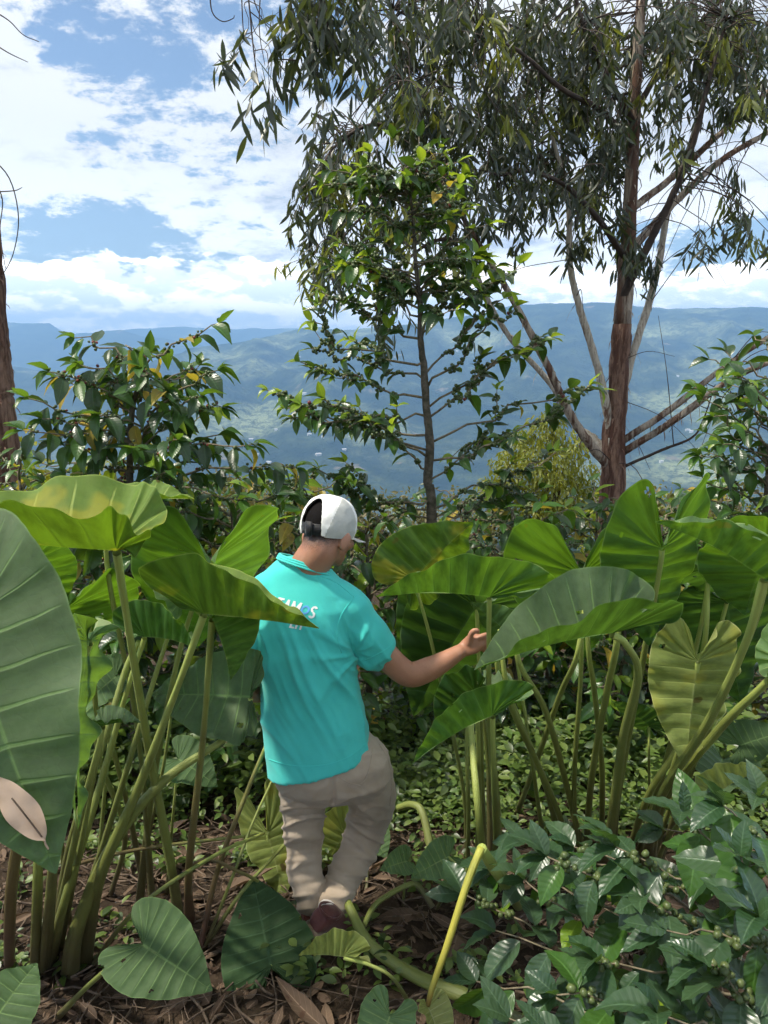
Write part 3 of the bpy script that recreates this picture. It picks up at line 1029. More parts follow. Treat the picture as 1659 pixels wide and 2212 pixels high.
    segs = [((1760, 2250, 1.55), (1390, 1940, 1.45)), ((1700, 2150, 1.5), (1180, 1850, 1.62)), ((1700, 2100, 1.6), (1240, 1830, 1.75)), ((1720, 2100, 1.5), (1480, 1760, 1.5)),
            ((1700, 2050, 1.45), (1330, 1830, 1.55)), ((1720, 2200, 1.4), (1290, 2080, 1.42)), ((1600, 2300, 1.45), (1070, 2010, 1.78)), ((1600, 2320, 1.5), (1000, 1930, 1.92)),
            ((1600, 2320, 1.35), (1200, 2150, 1.35)), ((1600, 2330, 1.3), (1030, 2120, 1.72)), ((1750, 2000, 1.4), (1560, 1740, 1.4)), ((1750, 2000, 1.35), (1600, 1850, 1.3)),
            ((1750, 2080, 1.35), (1440, 2010, 1.38)), ((1700, 2300, 1.25), (1420, 2190, 1.2)), ((1700, 2250, 1.3), (1520, 2080, 1.28)), ((1650, 2280, 1.5), (1300, 1960, 1.6)), ((1750, 1950, 1.55), (1640, 1720, 1.55)),
            ((1600, 2330, 1.5), (1130, 1900, 1.7)), ((1760, 2150, 1.25), (1640, 1980, 1.2)), ((1650, 2060, 1.75), (1130, 1820, 1.85)), ((1700, 1980, 1.7), (1430, 1790, 1.75)), ((1650, 2100, 1.7), (1060, 1880, 1.97)), ((1500, 2350, 1.3), (1180, 2230, 1.25)), ((1500, 2350, 1.35), (1100, 2200, 1.4)), ((1760, 2000, 1.6), (1540, 1780, 1.7))]
    for s, e in segs:
        fb.append(branch_path(A(*s), A(*e), 0.06, rnd, 8, 0.008))
    coffee('coffee_seedling_bush', 'foreground coffee plant with satin leaves and green berries in the lower right corner', b, [b, A(1760, 2250, 1.5), A(1760, 2050, 1.5)], [0.02, 0.016, 0.01], fb, 0.145, 77,
           [('cof_sat', .70), ('cof_mid', .2), ('cof_new', .10)], temps=COF_HI, berry=0.38, bsize=0.0095, droop=0.25, step=0.075, bare=0.18, tipn=4, tip='cof_sat', twig_r=0.0042, leafp=0.74)


build_coffee()

# ------------------------------------------------------------------ eucalyptus
def euc_foliage(parent, ell, limbs, Y, rnd, lsize, limit=300, per=15, ymat=0.16, twig_r=0.006, name_seed=0, dY=1.1, light=None):
    """limbs: list of points; each cluster is a drooping spray tied to the nearest limb"""
    LP = np.array([tuple(p) for p in limbs])
    tw = MB()
    lv = Leaves()
    for e in ell:
        cx, cy, rx, ry, n = e[:5]
        yy = e[5] if len(e) > 5 else Y
        for _ in range(n):
            while True:
                u, v, w = rnd.uniform(-1, 1), rnd.uniform(-1, 1), rnd.uniform(-1, 1)
                if u * u + v * v + w * w < 1:
                    break
            c = at(cx + u * rx, cy + v * ry, yy + w * dY)
            q = Vector(LP[np.argmin(np.linalg.norm(LP - np.array(c + Vector((0, 0, 0.35))), axis=1))])
            top = c + Vector((rnd.gauss(0, .08), rnd.gauss(0, .08), 0.16))
            dist = (top - q).length
            mid = q.lerp(top, 0.55) + Vector((rnd.gauss(0, .05), rnd.gauss(0, .05), 0.12 * dist))
            end = top + Vector((rnd.gauss(0, .14), rnd.gauss(0, .14), -rnd.uniform(0.18, 0.42)))
            path = spline([q, mid, top, end], 3)
            tw.tube(path, lerp_list([twig_r * (0.7 + 0.5 * dist), twig_r * 0.35], len(path)), 4, cap=False)
            mt = 'eleaf_y' if rnd.random() < ymat else 'eleaf'
            for k in range(per):
                f = rnd.random() ** 0.8
                p = top.lerp(end, f) + Vector((rnd.gauss(0, .035), rnd.gauss(0, .035), rnd.gauss(0, .03)))
                d = Vector((rnd.gauss(0, .42), rnd.gauss(0, .42), -1.0 + rnd.uniform(0, .55)))
                nn = Vector((rnd.gauss(0, 1), rnd.gauss(0, 1), rnd.gauss(0, .3)))
                lv.add(p, d, nn, lsize * rnd.uniform(0.65, 1.15), mt)
    tag(tw.build('twigs', M['etwig'], parent), kind='stuff')
    lv.build(parent, EUC_T, 'leaf', limit, 'crown', name_seed)


def bark_strips(mb, path, rad, rnd, n, size=0.12):
    """peeling shreds standing off a limb"""
    for _ in range(n):
        i = rnd.randrange(1, len(path) - 1)
        p, d = path[i], (path[i + 1] - path[i - 1]).normalized()
        o = d.orthogonal().normalized()
        o.rotate(Matrix.Rotation(rnd.uniform(0, 6.28), 3, d))
        s = p + o * rad[i] * 0.95
        l = size * rnd.uniform(0.4, 1.4)
        e = s + o * l * rnd.uniform(0.15, 0.6) + Vector((0, 0, -1)) * l * rnd.uniform(0.5, 1.0)
        m = s.lerp(e, 0.5) + o * l * 0.12
        w = d.cross(o) * rnd.uniform(0.004, 0.012)
        mb.add([s - w, s + w, m + w * 0.8, m - w * 0.8, e], [(0, 1, 2, 3), (3, 2, 4)])


def build_main_euc():
    rnd = random.Random(31)
    Y = 8.0
    b = at(1322, 1150, Y); b.z = gz(b.x, Y) - 0.05
    t = thing('eucalyptus_tree', 'tall many-limbed eucalyptus with peeling red-brown bark and a dark hanging crown', 'tree', b)
    pts = []
    def limb(name, pl, rad, mat, n=10, strips=0):
        P = []
        for q in pl:
            P.append(at(q[0], q[1], Y + (q[2] if len(q) > 2 else 0)) if not isinstance(q, Vector) else q)
        path = spline(P, 6)
        rr = lerp_list(rad, len(path))
        m = MB()
        m.tube(path, rr, n, wob=0.30)
        if strips:
            bark_strips(m, path, rr, rnd, strips)
        m.build(name, M[mat], t)
        pts.extend(path[len(path) // 3:])
        return path
    limb('trunk', [b, (1324, 1000), (1333, 860), (1344, 700)], [.135, .122, .105, .092], 'ebark_r', 14, 120)
    limb('upper_trunk', [(1344, 702), (1358, 500), (1368, 300), (1378, 100), (1390, -60), (1400, -320)], [.091, .074, .06, .052, .045, .03], 'ebark', 12, 90)
    limb('pale_stem', [(1322, 950), (1300, 830, -.1), (1275, 740, -.15), (1245, 640, -.2), (1230, 560, -.25), (1228, 450, -.3), (1200, 320, -.35), (1160, 200, -.4)], [.05, .042, .038, .034, .03, .025, .018, .010], 'epale', 10, 45)
    limb('pale_stem', [(1340, 870), (1362, 780, .1), (1400, 660, .2), (1425, 560, .25), (1440, 470, .3), (1475, 360, .35), (1530, 180, .4)], [.05, .044, .04, .036, .031, .025, .015], 'epale', 10, 45)
    limb('limb', [(1340, 650), (1385, 560, -.2), (1430, 470, -.3), (1470, 385, -.4), (1503, 290, -.5), (1530, 180, -.6), (1570, 40, -.6)], [.05, .042, .036, .032, .028, .02, .012], 'etwig', 8, 15)
    limb('limb', [(1316, 1010), (1275, 960, -.2), (1240, 910, -.3), (1210, 850, -.4), (1180, 785, -.5), (1120, 670, -.6), (1080, 600, -.7), (1030, 520, -.8), (960, 400, -.9), (900, 280, -1), (860, 150, -1), (850, 20, -1)],
         [.055, .05, .045, .04, .036, .032, .028, .025, .022, .018, .014, .008], 'ebark', 9, 60)
    limb('limb', [(1318, 985), (1280, 945, .2), (1240, 915, .3), (1190, 830, .3), (1110, 740, .2), (1060, 660, .1), (1020, 560, 0), (1000, 430, 0), (1010, 250, 0), (1030, 50, 0)], [.05, .042, .036, .032, .03, .027, .023, .018, .014, .008], 'epale', 9, 60)
    limb('limb', [(1340, 955), (1440, 890, -.1), (1540, 812, -.2), (1655, 732, -.3), (1800, 660, -.4)], [.042, .036, .03, .026, .018], 'ebark', 8, 50)
    limb('limb', [(1340, 980), (1450, 912, -.3), (1560, 832, -.5), (1655, 785, -.6), (1820, 730, -.7)], [.042, .036, .03, .026, .018], 'ebark', 8, 50)
    limb('limb', [(1338, 1012), (1430, 972, -.2), (1495, 945, -.3), (1520, 905, -.3), (1545, 830, -.3)], [.02, .016, .013, .009, .004], 'etwig', 6, 5)
    limb('limb', [(1362, 540), (1470, 425, .2), (1560, 345, .3), (1660, 285, .4), (1800, 190, .5)], [.045, .036, .032, .028, .02], 'ebark', 8, 25)
    limb('limb', [(1366, 450), (1450, 385, .3), (1530, 312, .4), (1640, 215, .5), (1760, 120, .5)], [.04, .036, .034, .03, .02], 'ebark', 8, 20)
    limb('limb', [(1371, 270), (1320, 180, -.3), (1265, 70, -.5), (1230, -60, -.6)], [.035, .028, .022, .012], 'etwig', 7)
    limb('limb', [(1369, 320), (1300, 240, -.4), (1210, 190, -.7), (1120, 110, -.9), (1040, 80, -1.0)], [.032, .028, .022, .016, .008], 'etwig', 7)
    limb('limb', [(1352, 560), (1290, 470, -.5), (1220, 400, -.8), (1140, 370, -1.0), (1080, 380, -1.0)], [.034, .028, .022, .016, .008], 'etwig', 7)
    limb('limb', [(1372, 240), (1440, 130, .3), (1520, 40, .5), (1600, -40, .6)], [.035, .028, .022, .012], 'etwig', 7)
    limb('limb', [(900, 285, -1), (800, 270, -1.1), (720, 320, -1.2), (680, 400, -1.2)], [.022, .016, .011, .005], 'etwig', 6)
    limb('limb', [(960, 405, -.9), (860, 400, -1.1), (780, 470, -1.2), (720, 540, -1.2)], [.022, .016, .011, .005], 'etwig', 6)
    limb('limb', [(1030, 525, -.8), (940, 520, -1), (860, 580, -1.1), (815, 650, -1.1)], [.02, .016, .011, .005], 'etwig', 6)
    # bare, wiry twigs against the sky on the right
    m = MB()
    for k in range(70):
        q = rnd.choice(pts)
        if q.x < 2.6 + rnd.uniform(-1.4, 0.4):
            continue
        d = Vector((rnd.gauss(0.2, .6), rnd.gauss(0, .4), rnd.gauss(0.05, .6))).normalized() * rnd.uniform(0.5, 1.5)
        m.tube(spline([q, q + d * 0.5 + Vector((0, 0, .08)), q + d + Vector((0, 0, -rnd.uniform(0, .3)))], 5), lerp_list([.006, .002], 11), 4, cap=False)
    tag(m.build('bare_twigs', M['etwig'], t), kind='stuff')
    ell = [(860, 60, 85, 95, 30), (1000, 80, 120, 115, 48), (885, 230, 100, 95, 40), (1010, 260, 120, 115, 46), (740, 330, 80, 70, 24), (700, 420, 50, 80, 18), (715, 540, 50, 65, 14), (800, 470, 95, 110, 32),
           (920, 430, 95, 110, 28), (1050, 420, 75, 95, 18), (690, 600, 35, 35, 6), (820, 650, 42, 70, 9), (960, 560, 70, 60, 8),
           (1180, 60, 115, 95, 46), (1290, 130, 95, 125, 48), (1180, 230, 115, 105, 54), (1290, 300, 95, 90, 44), (1150, 370, 95, 80, 32), (1270, 420, 85, 70, 28), (1120, 480, 60, 50, 9), (1240, 540, 60, 45, 8), (1330, 530, 40, 45, 7),
           (1480, 60, 115, 85, 48), (1600, 80, 90, 105, 48), (1470, 170, 70, 60, 18), (1560, 205, 75, 60, 16), (1645, 225, 45, 50, 10), (1470, 320, 35, 35, 4), (1600, 480, 45, 45, 8), (1625, 545, 40, 30, 5),
           (1530, 530, 35, 25, 3), (1430, 350, 30, 30, 3), (1400, 575, 35, 35, 5), (1430, 60, 40, 75, 14), (1560, 380, 40, 25, 3), (1430, 230, 30, 50, 5)]
    euc_foliage(t, [(a, b_, c, d, n, Y - 0.9 if a < 1080 else Y) for a, b_, c, d, n in ell], pts, Y, rnd, 0.165, 300, 15, 0.17, 0.006, 3)


def build_left_euc():
    rnd = random.Random(37)
    Y = 5.0
    b = at(18, 1120, Y); b.z = gz(b.x, Y) - 0.05
    t = thing('eucalyptus_tree', 'reddish fibrous trunk at the left edge with a branch of leaves hanging in from above', 'tree', b)
    P = [b, at(8, 960, Y), at(-2, 820, Y), at(-13, 650, Y), at(-32, 350, Y), at(-50, 0, Y), at(-60, -300, Y)]
    path = spline(P, 10)
    rr = lerp_list([.11, .095, .088, .07, .062, .055, .045], len(path))
    m = MB()
    m.tube(path, rr, 16, wob=0.25)
    bark_strips(m, path, rr, rnd, 110, 0.07)
    m.build('trunk', M['ebark_r'], t)
    pts = []
    def limb(pl, rad):
        path = spline([at(*q) for q in pl], 6)
        m = MB()
        m.tube(path, lerp_list(rad, len(path)), 7, wob=0.2)
        m.build('limb', M['etwig'], t)
        pts.extend(path[4:])
    limb([(-58, -250, 5), (200, -330, 4.9), (450, -260, 4.8), (620, -140, 4.8), (690, -20, 4.8), (715, 90, 4.75)], [.04, .034, .028, .02, .012, .006])
    limb([(450, -260, 4.8), (520, -140, 4.7), (535, -20, 4.7), (548, 110, 4.7), (560, 190, 4.7)], [.016, .008, .005, .004, .003])
    limb([(620, -140, 4.8), (655, -40, 5.0), (640, 60, 5.0), (655, 150, 5.0)], [.014, .01, .006, .004])
    m = MB()
    for pl in [[(-20, 20, 5), (20, 45, 5), (50, 75, 5), (84, 90, 5)], [(-20, 90, 5), (20, 115, 5), (60, 134, 5)], [(-30, 330, 5), (20, 385, 5), (40, 470, 5), (28, 550, 5), (2, 600, 5), (-10, 625, 5)],
               [(-20, 380, 4.9), (5, 430, 4.9), (0, 500, 4.9), (12, 580, 4.9)], [(-20, 415, 4.95), (30, 412, 4.95), (48, 405, 4.95)], [(452, -30, 4.8), (458, 25, 4.8), (480, 46, 4.8), (503, 40, 4.8), (506, 33, 4.8)],
               [(520, -60, 4.8), (525, 60, 4.8), (533, 95, 4.8)], [(530, -60, 4.8), (560, 30, 4.8), (590, 60, 4.8)], [(565, -60, 4.8), (560, 60, 4.8), (572, 140, 4.8)], [(640, 130, 4.8), (600, 128, 4.8), (590, 133, 4.8)],
               [(740, 20, 4.8), (770, 12, 4.8), (778, 20, 4.8)]]:
        m.tube(spline([at(*q) for q in pl], 5), lerp_list([.0045, .002], 5 * (len(pl) - 1) + 1), 5, cap=False)
    tag(m.build('bare_twigs', M['etwig'], t), kind='stuff')
    euc_foliage(t, [(690, 40, 65, 65, 19, 4.8), (705, 110, 35, 60, 8, 4.8), (675, 100, 35, 50, 6, 4.9), (705, 190, 20, 35, 3, 4.8), (545, 140, 14, 26, 2, 4.7), (560, 210, 16, 40, 4, 4.7), (735, 50, 25, 50, 5, 4.8), (690, 10, 50, 35, 9, 4.8)],
                pts, 4.8, rnd, 0.15, 300, 11, 0.05, 0.004, 5, dY=0.35)


def ball_crown(name, label, cat, base, top_r, crowns, mat, n, ls, seed, trunk_r=0.06, group=None, temps=None, hang=0.3, limit=0):
    """small tree or bush: trunk + leaf-sized faces spread through uneven clumps"""
    rnd = random.Random(seed)
    t = thing(name, label, cat, base, group)
    m = MB()
    for c, r in crowns:
        m.tube(spline([base, Vector(base).lerp(c, 0.5) + Vector((rnd.gauss(0, .1), rnd.gauss(0, .1), 0.1)), c], 4), lerp_list([trunk_r, trunk_r * 0.2], 9), 6)
    m.build('trunk', M['etwig'], t)
    lv = Leaves()
    tot = sum(r.x * r.z for c, r in crowns)
    for c, r in crowns:
        for _ in range(int(n * r.x * r.z / tot)):
            d = Vector((rnd.gauss(0, 1), rnd.gauss(0, 1), rnd.gauss(0, 1))).normalized()
            rad = rnd.random() ** 0.4
            lump = 1 + 0.35 * noise.noise(d * 2.2 + c)
            p = c + Vector((d.x * r.x, d.y * r.y, d.z * r.z)) * rad * lump
            dd = Vector((d.x * 0.6 + rnd.gauss(0, .5), d.y * 0.6 + rnd.gauss(0, .5), rnd.gauss(0, .5) - hang))
            lv.add(p, dd, Vector((rnd.gauss(0, .6), rnd.gauss(0, .6), 0.8)), ls * rnd.uniform(0.6, 1.2), mat)
    lv.build(t, temps or [BUSH_T], 'leaf', limit, 'crown', seed)
    return t


def build_far_plants():
    rnd = random.Random(52)
    Y = 21.0
    b = at(1190, 1200, Y); b.z = gz(b.x, Y)
    cr = []
    for px, py, r, dy in [(1180, 925, .55, 0), (1130, 960, .55, .3), (1230, 965, .6, -.2), (1100, 1010, .6, 0), (1170, 1010, .8, -.5), (1250, 1030, .65, .2), (1200, 1070, .9, -.3), (1110, 1070, .7, .3), (1275, 1085, .6, 0), (1150, 1120, .8, 0), (1240, 1130, .8, 0), (1195, 900, .3, 0), (1060, 1060, .5, .2)]:
        cr.append((at(px, py, Y + dy), Vector((r, r, r * 0.9))))
    ball_crown('leafy_tree', 'rounded yellow-green tree beyond the bushes, left of the red eucalyptus trunk', 'tree', b, 1, cr, 'ytree', 9000, 0.17, 7, 0.09, temps=[leaf_template(3, 2, 0.16, 0, 0.3, 0.4)], hang=0.9)
    # olive bushes at the brow of the slope
    spots = [(80, 9, 930, 1.0), (150, 12, 1000, 1.0), (430, 11, 1010, .9), (560, 10, 1030, .9), (640, 14, 1035, 1.0), (740, 11, 1045, .8), (840, 13, 1060, .8), (960, 12, 1055, .9), (1420, 11, 1045, .9), (1480, 10, 1040, .8), (1540, 13, 1020, 1.0), (1640, 10, 1040, .9),
             (1330, 12, 1060, .8), (500, 15, 1005, .8), (330, 10, 1040, .9), (1040, 14, 1040, .9), (60, 14, 960, 1.1)]
    for k, (px, Y, pt, r) in enumerate(spots):
        top = at(px, pt, Y)
        b = Vector((top.x, Y, gz(top.x, Y)))
        cs = []
        for j in range(5):
            rr = r * rnd.uniform(.4, .7)
            cs.append((Vector((top.x + rnd.uniform(-.7, .7) * r, Y + rnd.uniform(-.5, .5), top.z - rr * 0.8 - (0 if j == 0 else rnd.uniform(0.1, .7)))), Vector((rr, rr, rr * .8))))
        ball_crown('hillside_bush', 'olive-brown bush in the band at the brow of the slope, before the mountains', 'bush', b, 1, cs, 'bush' if k % 4 else 'ytree', 900, 0.12, 80 + k, 0.04, 'olive bushes along the brow of the slope')


build_main_euc()
build_left_euc()
build_far_plants()

# ------------------------------------------------------------------ big arum (elephant ear) leaves
HALF = [(0.0, -0.03), (0.06, -0.13), (0.13, -0.27), (0.20, -0.37), (0.28, -0.41), (0.37, -0.37), (0.44, -0.26), (0.49, -0.10), (0.505, 0.06), (0.49, 0.22),
        (0.44, 0.37), (0.36, 0.53), (0.255, 0.69), (0.145, 0.83), (0.062, 0.93), (0.018, 0.985), (0.0, 1.0)]


def half_outline(n):
    P = spline([Vector((x, y, 0)) for x, y in HALF], 8)
    L = [0]
    for i in range(1, len(P)):
        L.append(L[-1] + (P[i] - P[i - 1]).length)
    out = []
    for k in range(n + 1):
        s = L[-1] * k / n
        i = max(1, next(j for j in range(1, len(L)) if L[j] >= s - 1e-9))
        f = (s - L[i - 1]) / (L[i] - L[i - 1])
        out.append(P[i - 1].lerp(P[i], f))
    return out


NT_, NS_ = 96, 20
HO = half_outline(NT_)


def blade_mesh(A, T, Nrm, w=1.0, fold=(35, 35), cup=0.3, bend=0.5, lobe_bend=0.2, wave=0.02, wk=5, lobe=1.0, seed=0, quilt=0.009, rag=0.006, taper=0.0, nicks=True):
    A, T, Nrm = Vector(A), Vector(T), Vector(Nrm).normalized()
    rnd = random.Random(seed)
    ph = [rnd.uniform(0, 6.28) for _ in range(6)]
    wave *= 1.35
    V, UV, F = [], [], []
    tlob = 0.44
    for side in (-1, 1):
        fo = R(fold[0] if side < 0 else fold[1])
        b0 = len(V)
        for i in range(NT_ + 1):
            t = i / NT_
            o = HO[i]
            ox, oy = o.x * w * (1 - taper * max(0.0, min(1.0, o.y * 1.6)) * (1 - 0.3 * max(0.0, o.y))), o.y * (lobe if o.y < 0 else 1.0)
            fy = 0.0 if t < tlob else ((t - tlob) / (1 - tlob)) ** 1.08
            for j in range(NS_ + 1):
                s = j / NS_
                # veins leave the rib and sweep forward
                cx = s
                x = ox * cx
                y = fy + (oy - fy) * (s ** 1.12)
                wv = wave * (s ** 2.5) * (math.sin(t * wk * 2 * math.pi + ph[side + 1]) + 0.5 * math.sin(t * wk * 4.3 * math.pi + ph[side + 2])) * min(1, (1 - t) * 6)
                if rag:
                    x += rag * s ** 3 * noise.noise(Vector((t * 30, seed, side)))
                q = quilt * math.sin(math.pi * ((t * 13) % 1.0)) * 4 * s * (1 - s) * (1 if fy < 0.93 else 0)
                # fold + cup across
                if abs(cup) < 1e-3:
                    xx, zz = x * math.cos(fo), x * math.sin(fo)
                else:
                    xx = (math.sin(fo + cup * x) - math.sin(fo)) / cup
                    zz = (math.cos(fo) - math.cos(fo + cup * x)) / cup
                nx_, nz_ = -math.sin(fo + cup * x), math.cos(fo + cup * x)
                h = wv + q + 0.012 * noise.noise(Vector((x * 3 + seed, y * 3, side)))
                xx += nx_ * h
                zz += nz_ * h
                # bend along
                kb = bend if y > 0 else -lobe_bend
                if abs(kb) > 1e-3:
                    a = kb * y
                    yy = math.sin(a) / kb
                    dz = (math.cos(a) - 1) / kb if y > 0 else -(1 - math.cos(a)) / abs(kb) * (1 if lobe_bend > 0 else -1)
                    # z offset follows the rotated normal
                    yy += math.sin(a) * zz * (1 if y > 0 else 1)
                    zz = zz * math.cos(a) + dz
                else:
                    yy = y
                V.append(Vector((side * xx, yy, zz)))
                UV.append((t, s))
        hr = random.Random(seed * 7 + side)
        holes = [(hr.uniform(0.15, 0.85), hr.uniform(0.35, 1.0), hr.uniform(0.008, 0.018)) for _ in range(hr.choice([0, 0, 1, 2, 3]) if nicks else 0)]
        for i in range(NT_):
            for j in range(NS_):
                if any(((i + .5) / NT_ - ht) ** 2 + ((((j + .5) / NS_) - hs) * 0.30) ** 2 < hrd ** 2 for ht, hs, hrd in holes):
                    continue
                a = b0 + i * (NS_ + 1) + j
                q = (a, a + NS_ + 1, a + NS_ + 2, a + 1)
                F.append(q if side > 0 else q[::-1])
    tip = V[NT_ * (NS_ + 1)]
    ang = math.atan2(tip.z, tip.y)
    Rx = Matrix.Rotation(-ang, 3, 'X')
    L = (T - A).length / tip.length
    y = (T - A).normalized()
    z = (Nrm - y * Nrm.dot(y)).normalized()
    x = y.cross(z)
    Mx = Matrix((x, y, z)).transposed()
    W = [A + (Mx @ (Rx @ v)) * L for v in V]
    # make sure faces look along +z: orientation test
    f = F[len(F) // 4]
    nf = (W[f[1]] - W[f[0]]).cross(W[f[2]] - W[f[0]])
    return W, F, UV


def add_leaf(plant, A, T, N, base=None, mids=(), r=(0.016, 0.008), mat='taro', pmat='petiole', label=None, n_seed=[0], **kw):
    n_seed[0] += 1
    A3, T3 = at(*A), at(*T)
    kw.setdefault('seed', n_seed[0])
    W, F, UV = blade_mesh(A3, T3, N, **kw)
    o = mk('leaf', W, F, M[mat], plant, uv=UV)
    BLADES.append((W, F))
    if label:
        o['label'] = label
    if base is not None:
        B = gnd(base[0], base[1], -0.02) if len(base) == 2 else at(*base)
        pts = [B] + [at(*m) for m in mids] + [A3 + Vector((0, 0, -0.004))]
        if not mids:
            mid = B.lerp(A3, 0.55) + Vector((0, 0, 0.03)) 
            pts = [B, mid, A3 + Vector((0, 0, -0.004))]
        path = spline(pts, 8)
        mb = MB()
        nn = len(path)
        rad = lerp_list([r[0] * 1.10, r[0] * 0.66, (r[0] + r[1]) * 0.38, r[1] * 0.90, r[1]], nn)
        # ridged section: groove on one side, as on the real stalk
        b = len(mb.V)
        ref = None
        NS = 12
        for i, p in enumerate(path):
            tt = (path[min(i + 1, nn - 1)] - path[max(i - 1, 0)]).normalized()
            if ref is None:
                ref = (Vector((0, -1, 0.2)) - tt * tt.dot(Vector((0, -1, 0.2)))).normalized()
                ref.rotate(Matrix.Rotation(random.Random(n_seed[0]).uniform(-1.2, 1.2), 3, tt))
            ref = (ref - tt * ref.dot(tt)).normalized()
            bi = tt.cross(ref)
            f = i / (nn - 1)
            for k in range(NS):
                a = 2 * math.pi * k / NS
                rr = rad[i] * (1 - (0.32 * max(0, 1 - f * 1.5)) * max(0, math.cos(a)) ** 4)
                mb.V.append(tuple(p + (ref * math.cos(a) + bi * math.sin(a)) * rr))
                mb.UV.append((k / NS, f))
        for i in range(nn - 1):
            for k in range(NS):
                k2 = (k + 1) % NS
                mb.F.append((b + i * NS + k, b + i * NS + k2, b + (i + 1) * NS + k2, b + (i + 1) * NS + k))
        mb.build('stalk', M[pmat], o)
    return o


UP = (0, 0, 1)
BLADES = []


def build_taro():
    # ================= left clump
    pl = thing('elephant_ear_plant', "large elephant ear plant on the left, mottled leaves on tall stalks beside the walker", 'plant', gnd(150, 2085))
    # nearest blade, cut by the left edge
    add_leaf(pl, (-75, 1340, 1.02), (121, 1888, 0.92), (0.25, -0.80, 0.55), (-60, 2110), [(-70, 1900, 1.5), (-110, 1600, 1.2)], mat='taro_grey', w=0.72, fold=(10, 12), cup=0.25, bend=0.45, wave=0.018, wk=3, quilt=0.006, nicks=False,
             label='broad grey-green blade nearest the camera, a dry leaf lying on it')
    add_leaf(pl, (192, 1385, 1.30), (168, 1794, 1.18), (-0.92, -0.22, 0.28), (95, 2090), [(120, 1800, 1.6), (130, 1560, 1.35)], mat='taro_lite', w=0.85, fold=(10, -14), cup=0.3, bend=0.25, wave=0.035, wk=5, lobe=0.35, r=(.02, .008))
    # great mottled leaf, seen from below on the near side
    add_leaf(pl, (252, 1190, 1.55), (-300, 1186, 1.50), (0.0, 0.0, 1), (385, 2000), [(372, 1890, 2.12), (318, 1600, 1.95), (275, 1340, 1.70)], mat='taro_yel', w=0.76, fold=(33, 36), cup=0.4, bend=0.22, lobe_bend=0.1, wave=0.022, wk=5, lobe=0.40, r=(.024, .0095),
             label='long mottled blade with a yellowish wavy rim, running off the left edge')
    add_leaf(pl, (235, 1108, 1.95), (420, 1078, 1.92), (0, -0.05, 1), (330, 1980), [(300, 1600, 2.2), (235, 1250, 2.0)], mat='taro_yel', w=0.75, fold=(28, 34), cup=0.5, bend=0.5, wave=0.03, wk=4, lobe=0.6, r=(.014, .007))
    add_leaf(pl, (455, 1212, 2.05), (425, 1400, 2.25), (-0.25, 0.88, 0.32), (300, 1950), [(330, 1700, 2.25), (390, 1400, 2.1)], mat='taro', w=1.15, fold=(10, 28), cup=0.4, bend=0.4, wave=0.03, wk=3, lobe=1.2, r=(.016, .008))
    # leaf reaching over the walker's back
    add_leaf(pl, (440, 1326, 1.72), (690, 1358, 1.66), (-0.02, 0.42, 0.9), (180, 2075), [(215, 1900, 2.0), (300, 1700, 1.95), (385, 1480, 1.80)], mat='taro_yel', w=1.12, taper=0.42, fold=(48, 44), cup=0.5, bend=0.10, lobe_bend=-0.15, wave=0.022, wk=4, lobe=1.25, r=(.026, .0095),
             label="long mottled blade crossing in front of the walker's back")
    add_leaf(pl, (458, 1336, 1.80), (498, 1470, 1.72), (0.35, 0.72, 0.4), (410, 1990), [(408, 1880, 2.15), (438, 1600, 2.0)], mat='taro_yel', pmat='petiole_b', w=1.5, nicks=False, fold=(30, 34), cup=0.6, bend=0.3, wave=0.03, lobe=0.5, r=(.021, .0095))
    add_leaf(pl, (312, 1376, 1.90), (428, 1402, 1.86), (-0.05, 0.60, 0.8), (105, 2070), [(135, 1960, 1.98), (215, 1700, 2.0), (275, 1490, 1.95)], mat='taro', w=1.35, fold=(30, 40), cup=0.5, bend=0.4, wave=0.03, lobe=1.35, r=(.022, .0075))
    add_leaf(pl, (145, 1312, 2.05), (150, 1420, 2.2), (0.1, 0.75, 0.45), (310, 1905), [(250, 1640, 2.2), (148, 1390, 2.1)], mat='taro', w=1.5, fold=(24, 26), cup=0.5, bend=0.6, wave=0.04, wk=4, lobe=1.9, r=(.013, .0065))
    add_leaf(pl, (392, 1298, 2.1), (330, 1240, 2.3), (0, 0.3, 1), (150, 2040), [(250, 1740, 2.1), (345, 1430, 2.1)], mat='taro', w=0.8, fold=(20, 20), bend=0.5, r=(.016, .007))
    add_leaf(pl, (541, 1506, 2.12), (326, 1500, 2.20), (-0.1, -0.75, 0.65), (150, 2100), [(165, 2010, 2.05), (240, 1830, 2.0), (350, 1690, 2.0), (480, 1600, 2.05), (530, 1552, 2.1)], mat='taro_grey', w=0.85, fold=(8, 12), cup=0.3, bend=0.3, wave=0.03, lobe=0.25, r=(.030, .008))
    add_leaf(pl, (222, 1568, 1.62), (305, 1562, 1.62), (0, -0.25, 1), (100, 2080), [(165, 1800, 1.85), (205, 1640, 1.68)], mat='taro_grey', w=1.0, fold=(25, 45), cup=0.5, bend=0.5, wave=0.04, lobe=0.6, r=(.016, .006))
    # younger blades filling the clump at mid height
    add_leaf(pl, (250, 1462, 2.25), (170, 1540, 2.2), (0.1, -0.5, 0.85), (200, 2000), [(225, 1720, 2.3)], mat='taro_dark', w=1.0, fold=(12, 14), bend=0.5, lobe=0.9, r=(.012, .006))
    add_leaf(pl, (100, 1480, 2.0), (205, 1560, 1.95), (0.0, -0.55, 0.8), (120, 2020), [(110, 1750, 2.05)], mat='taro', w=1.0, fold=(12, 14), bend=0.5, lobe=0.9, r=(.012, .006))
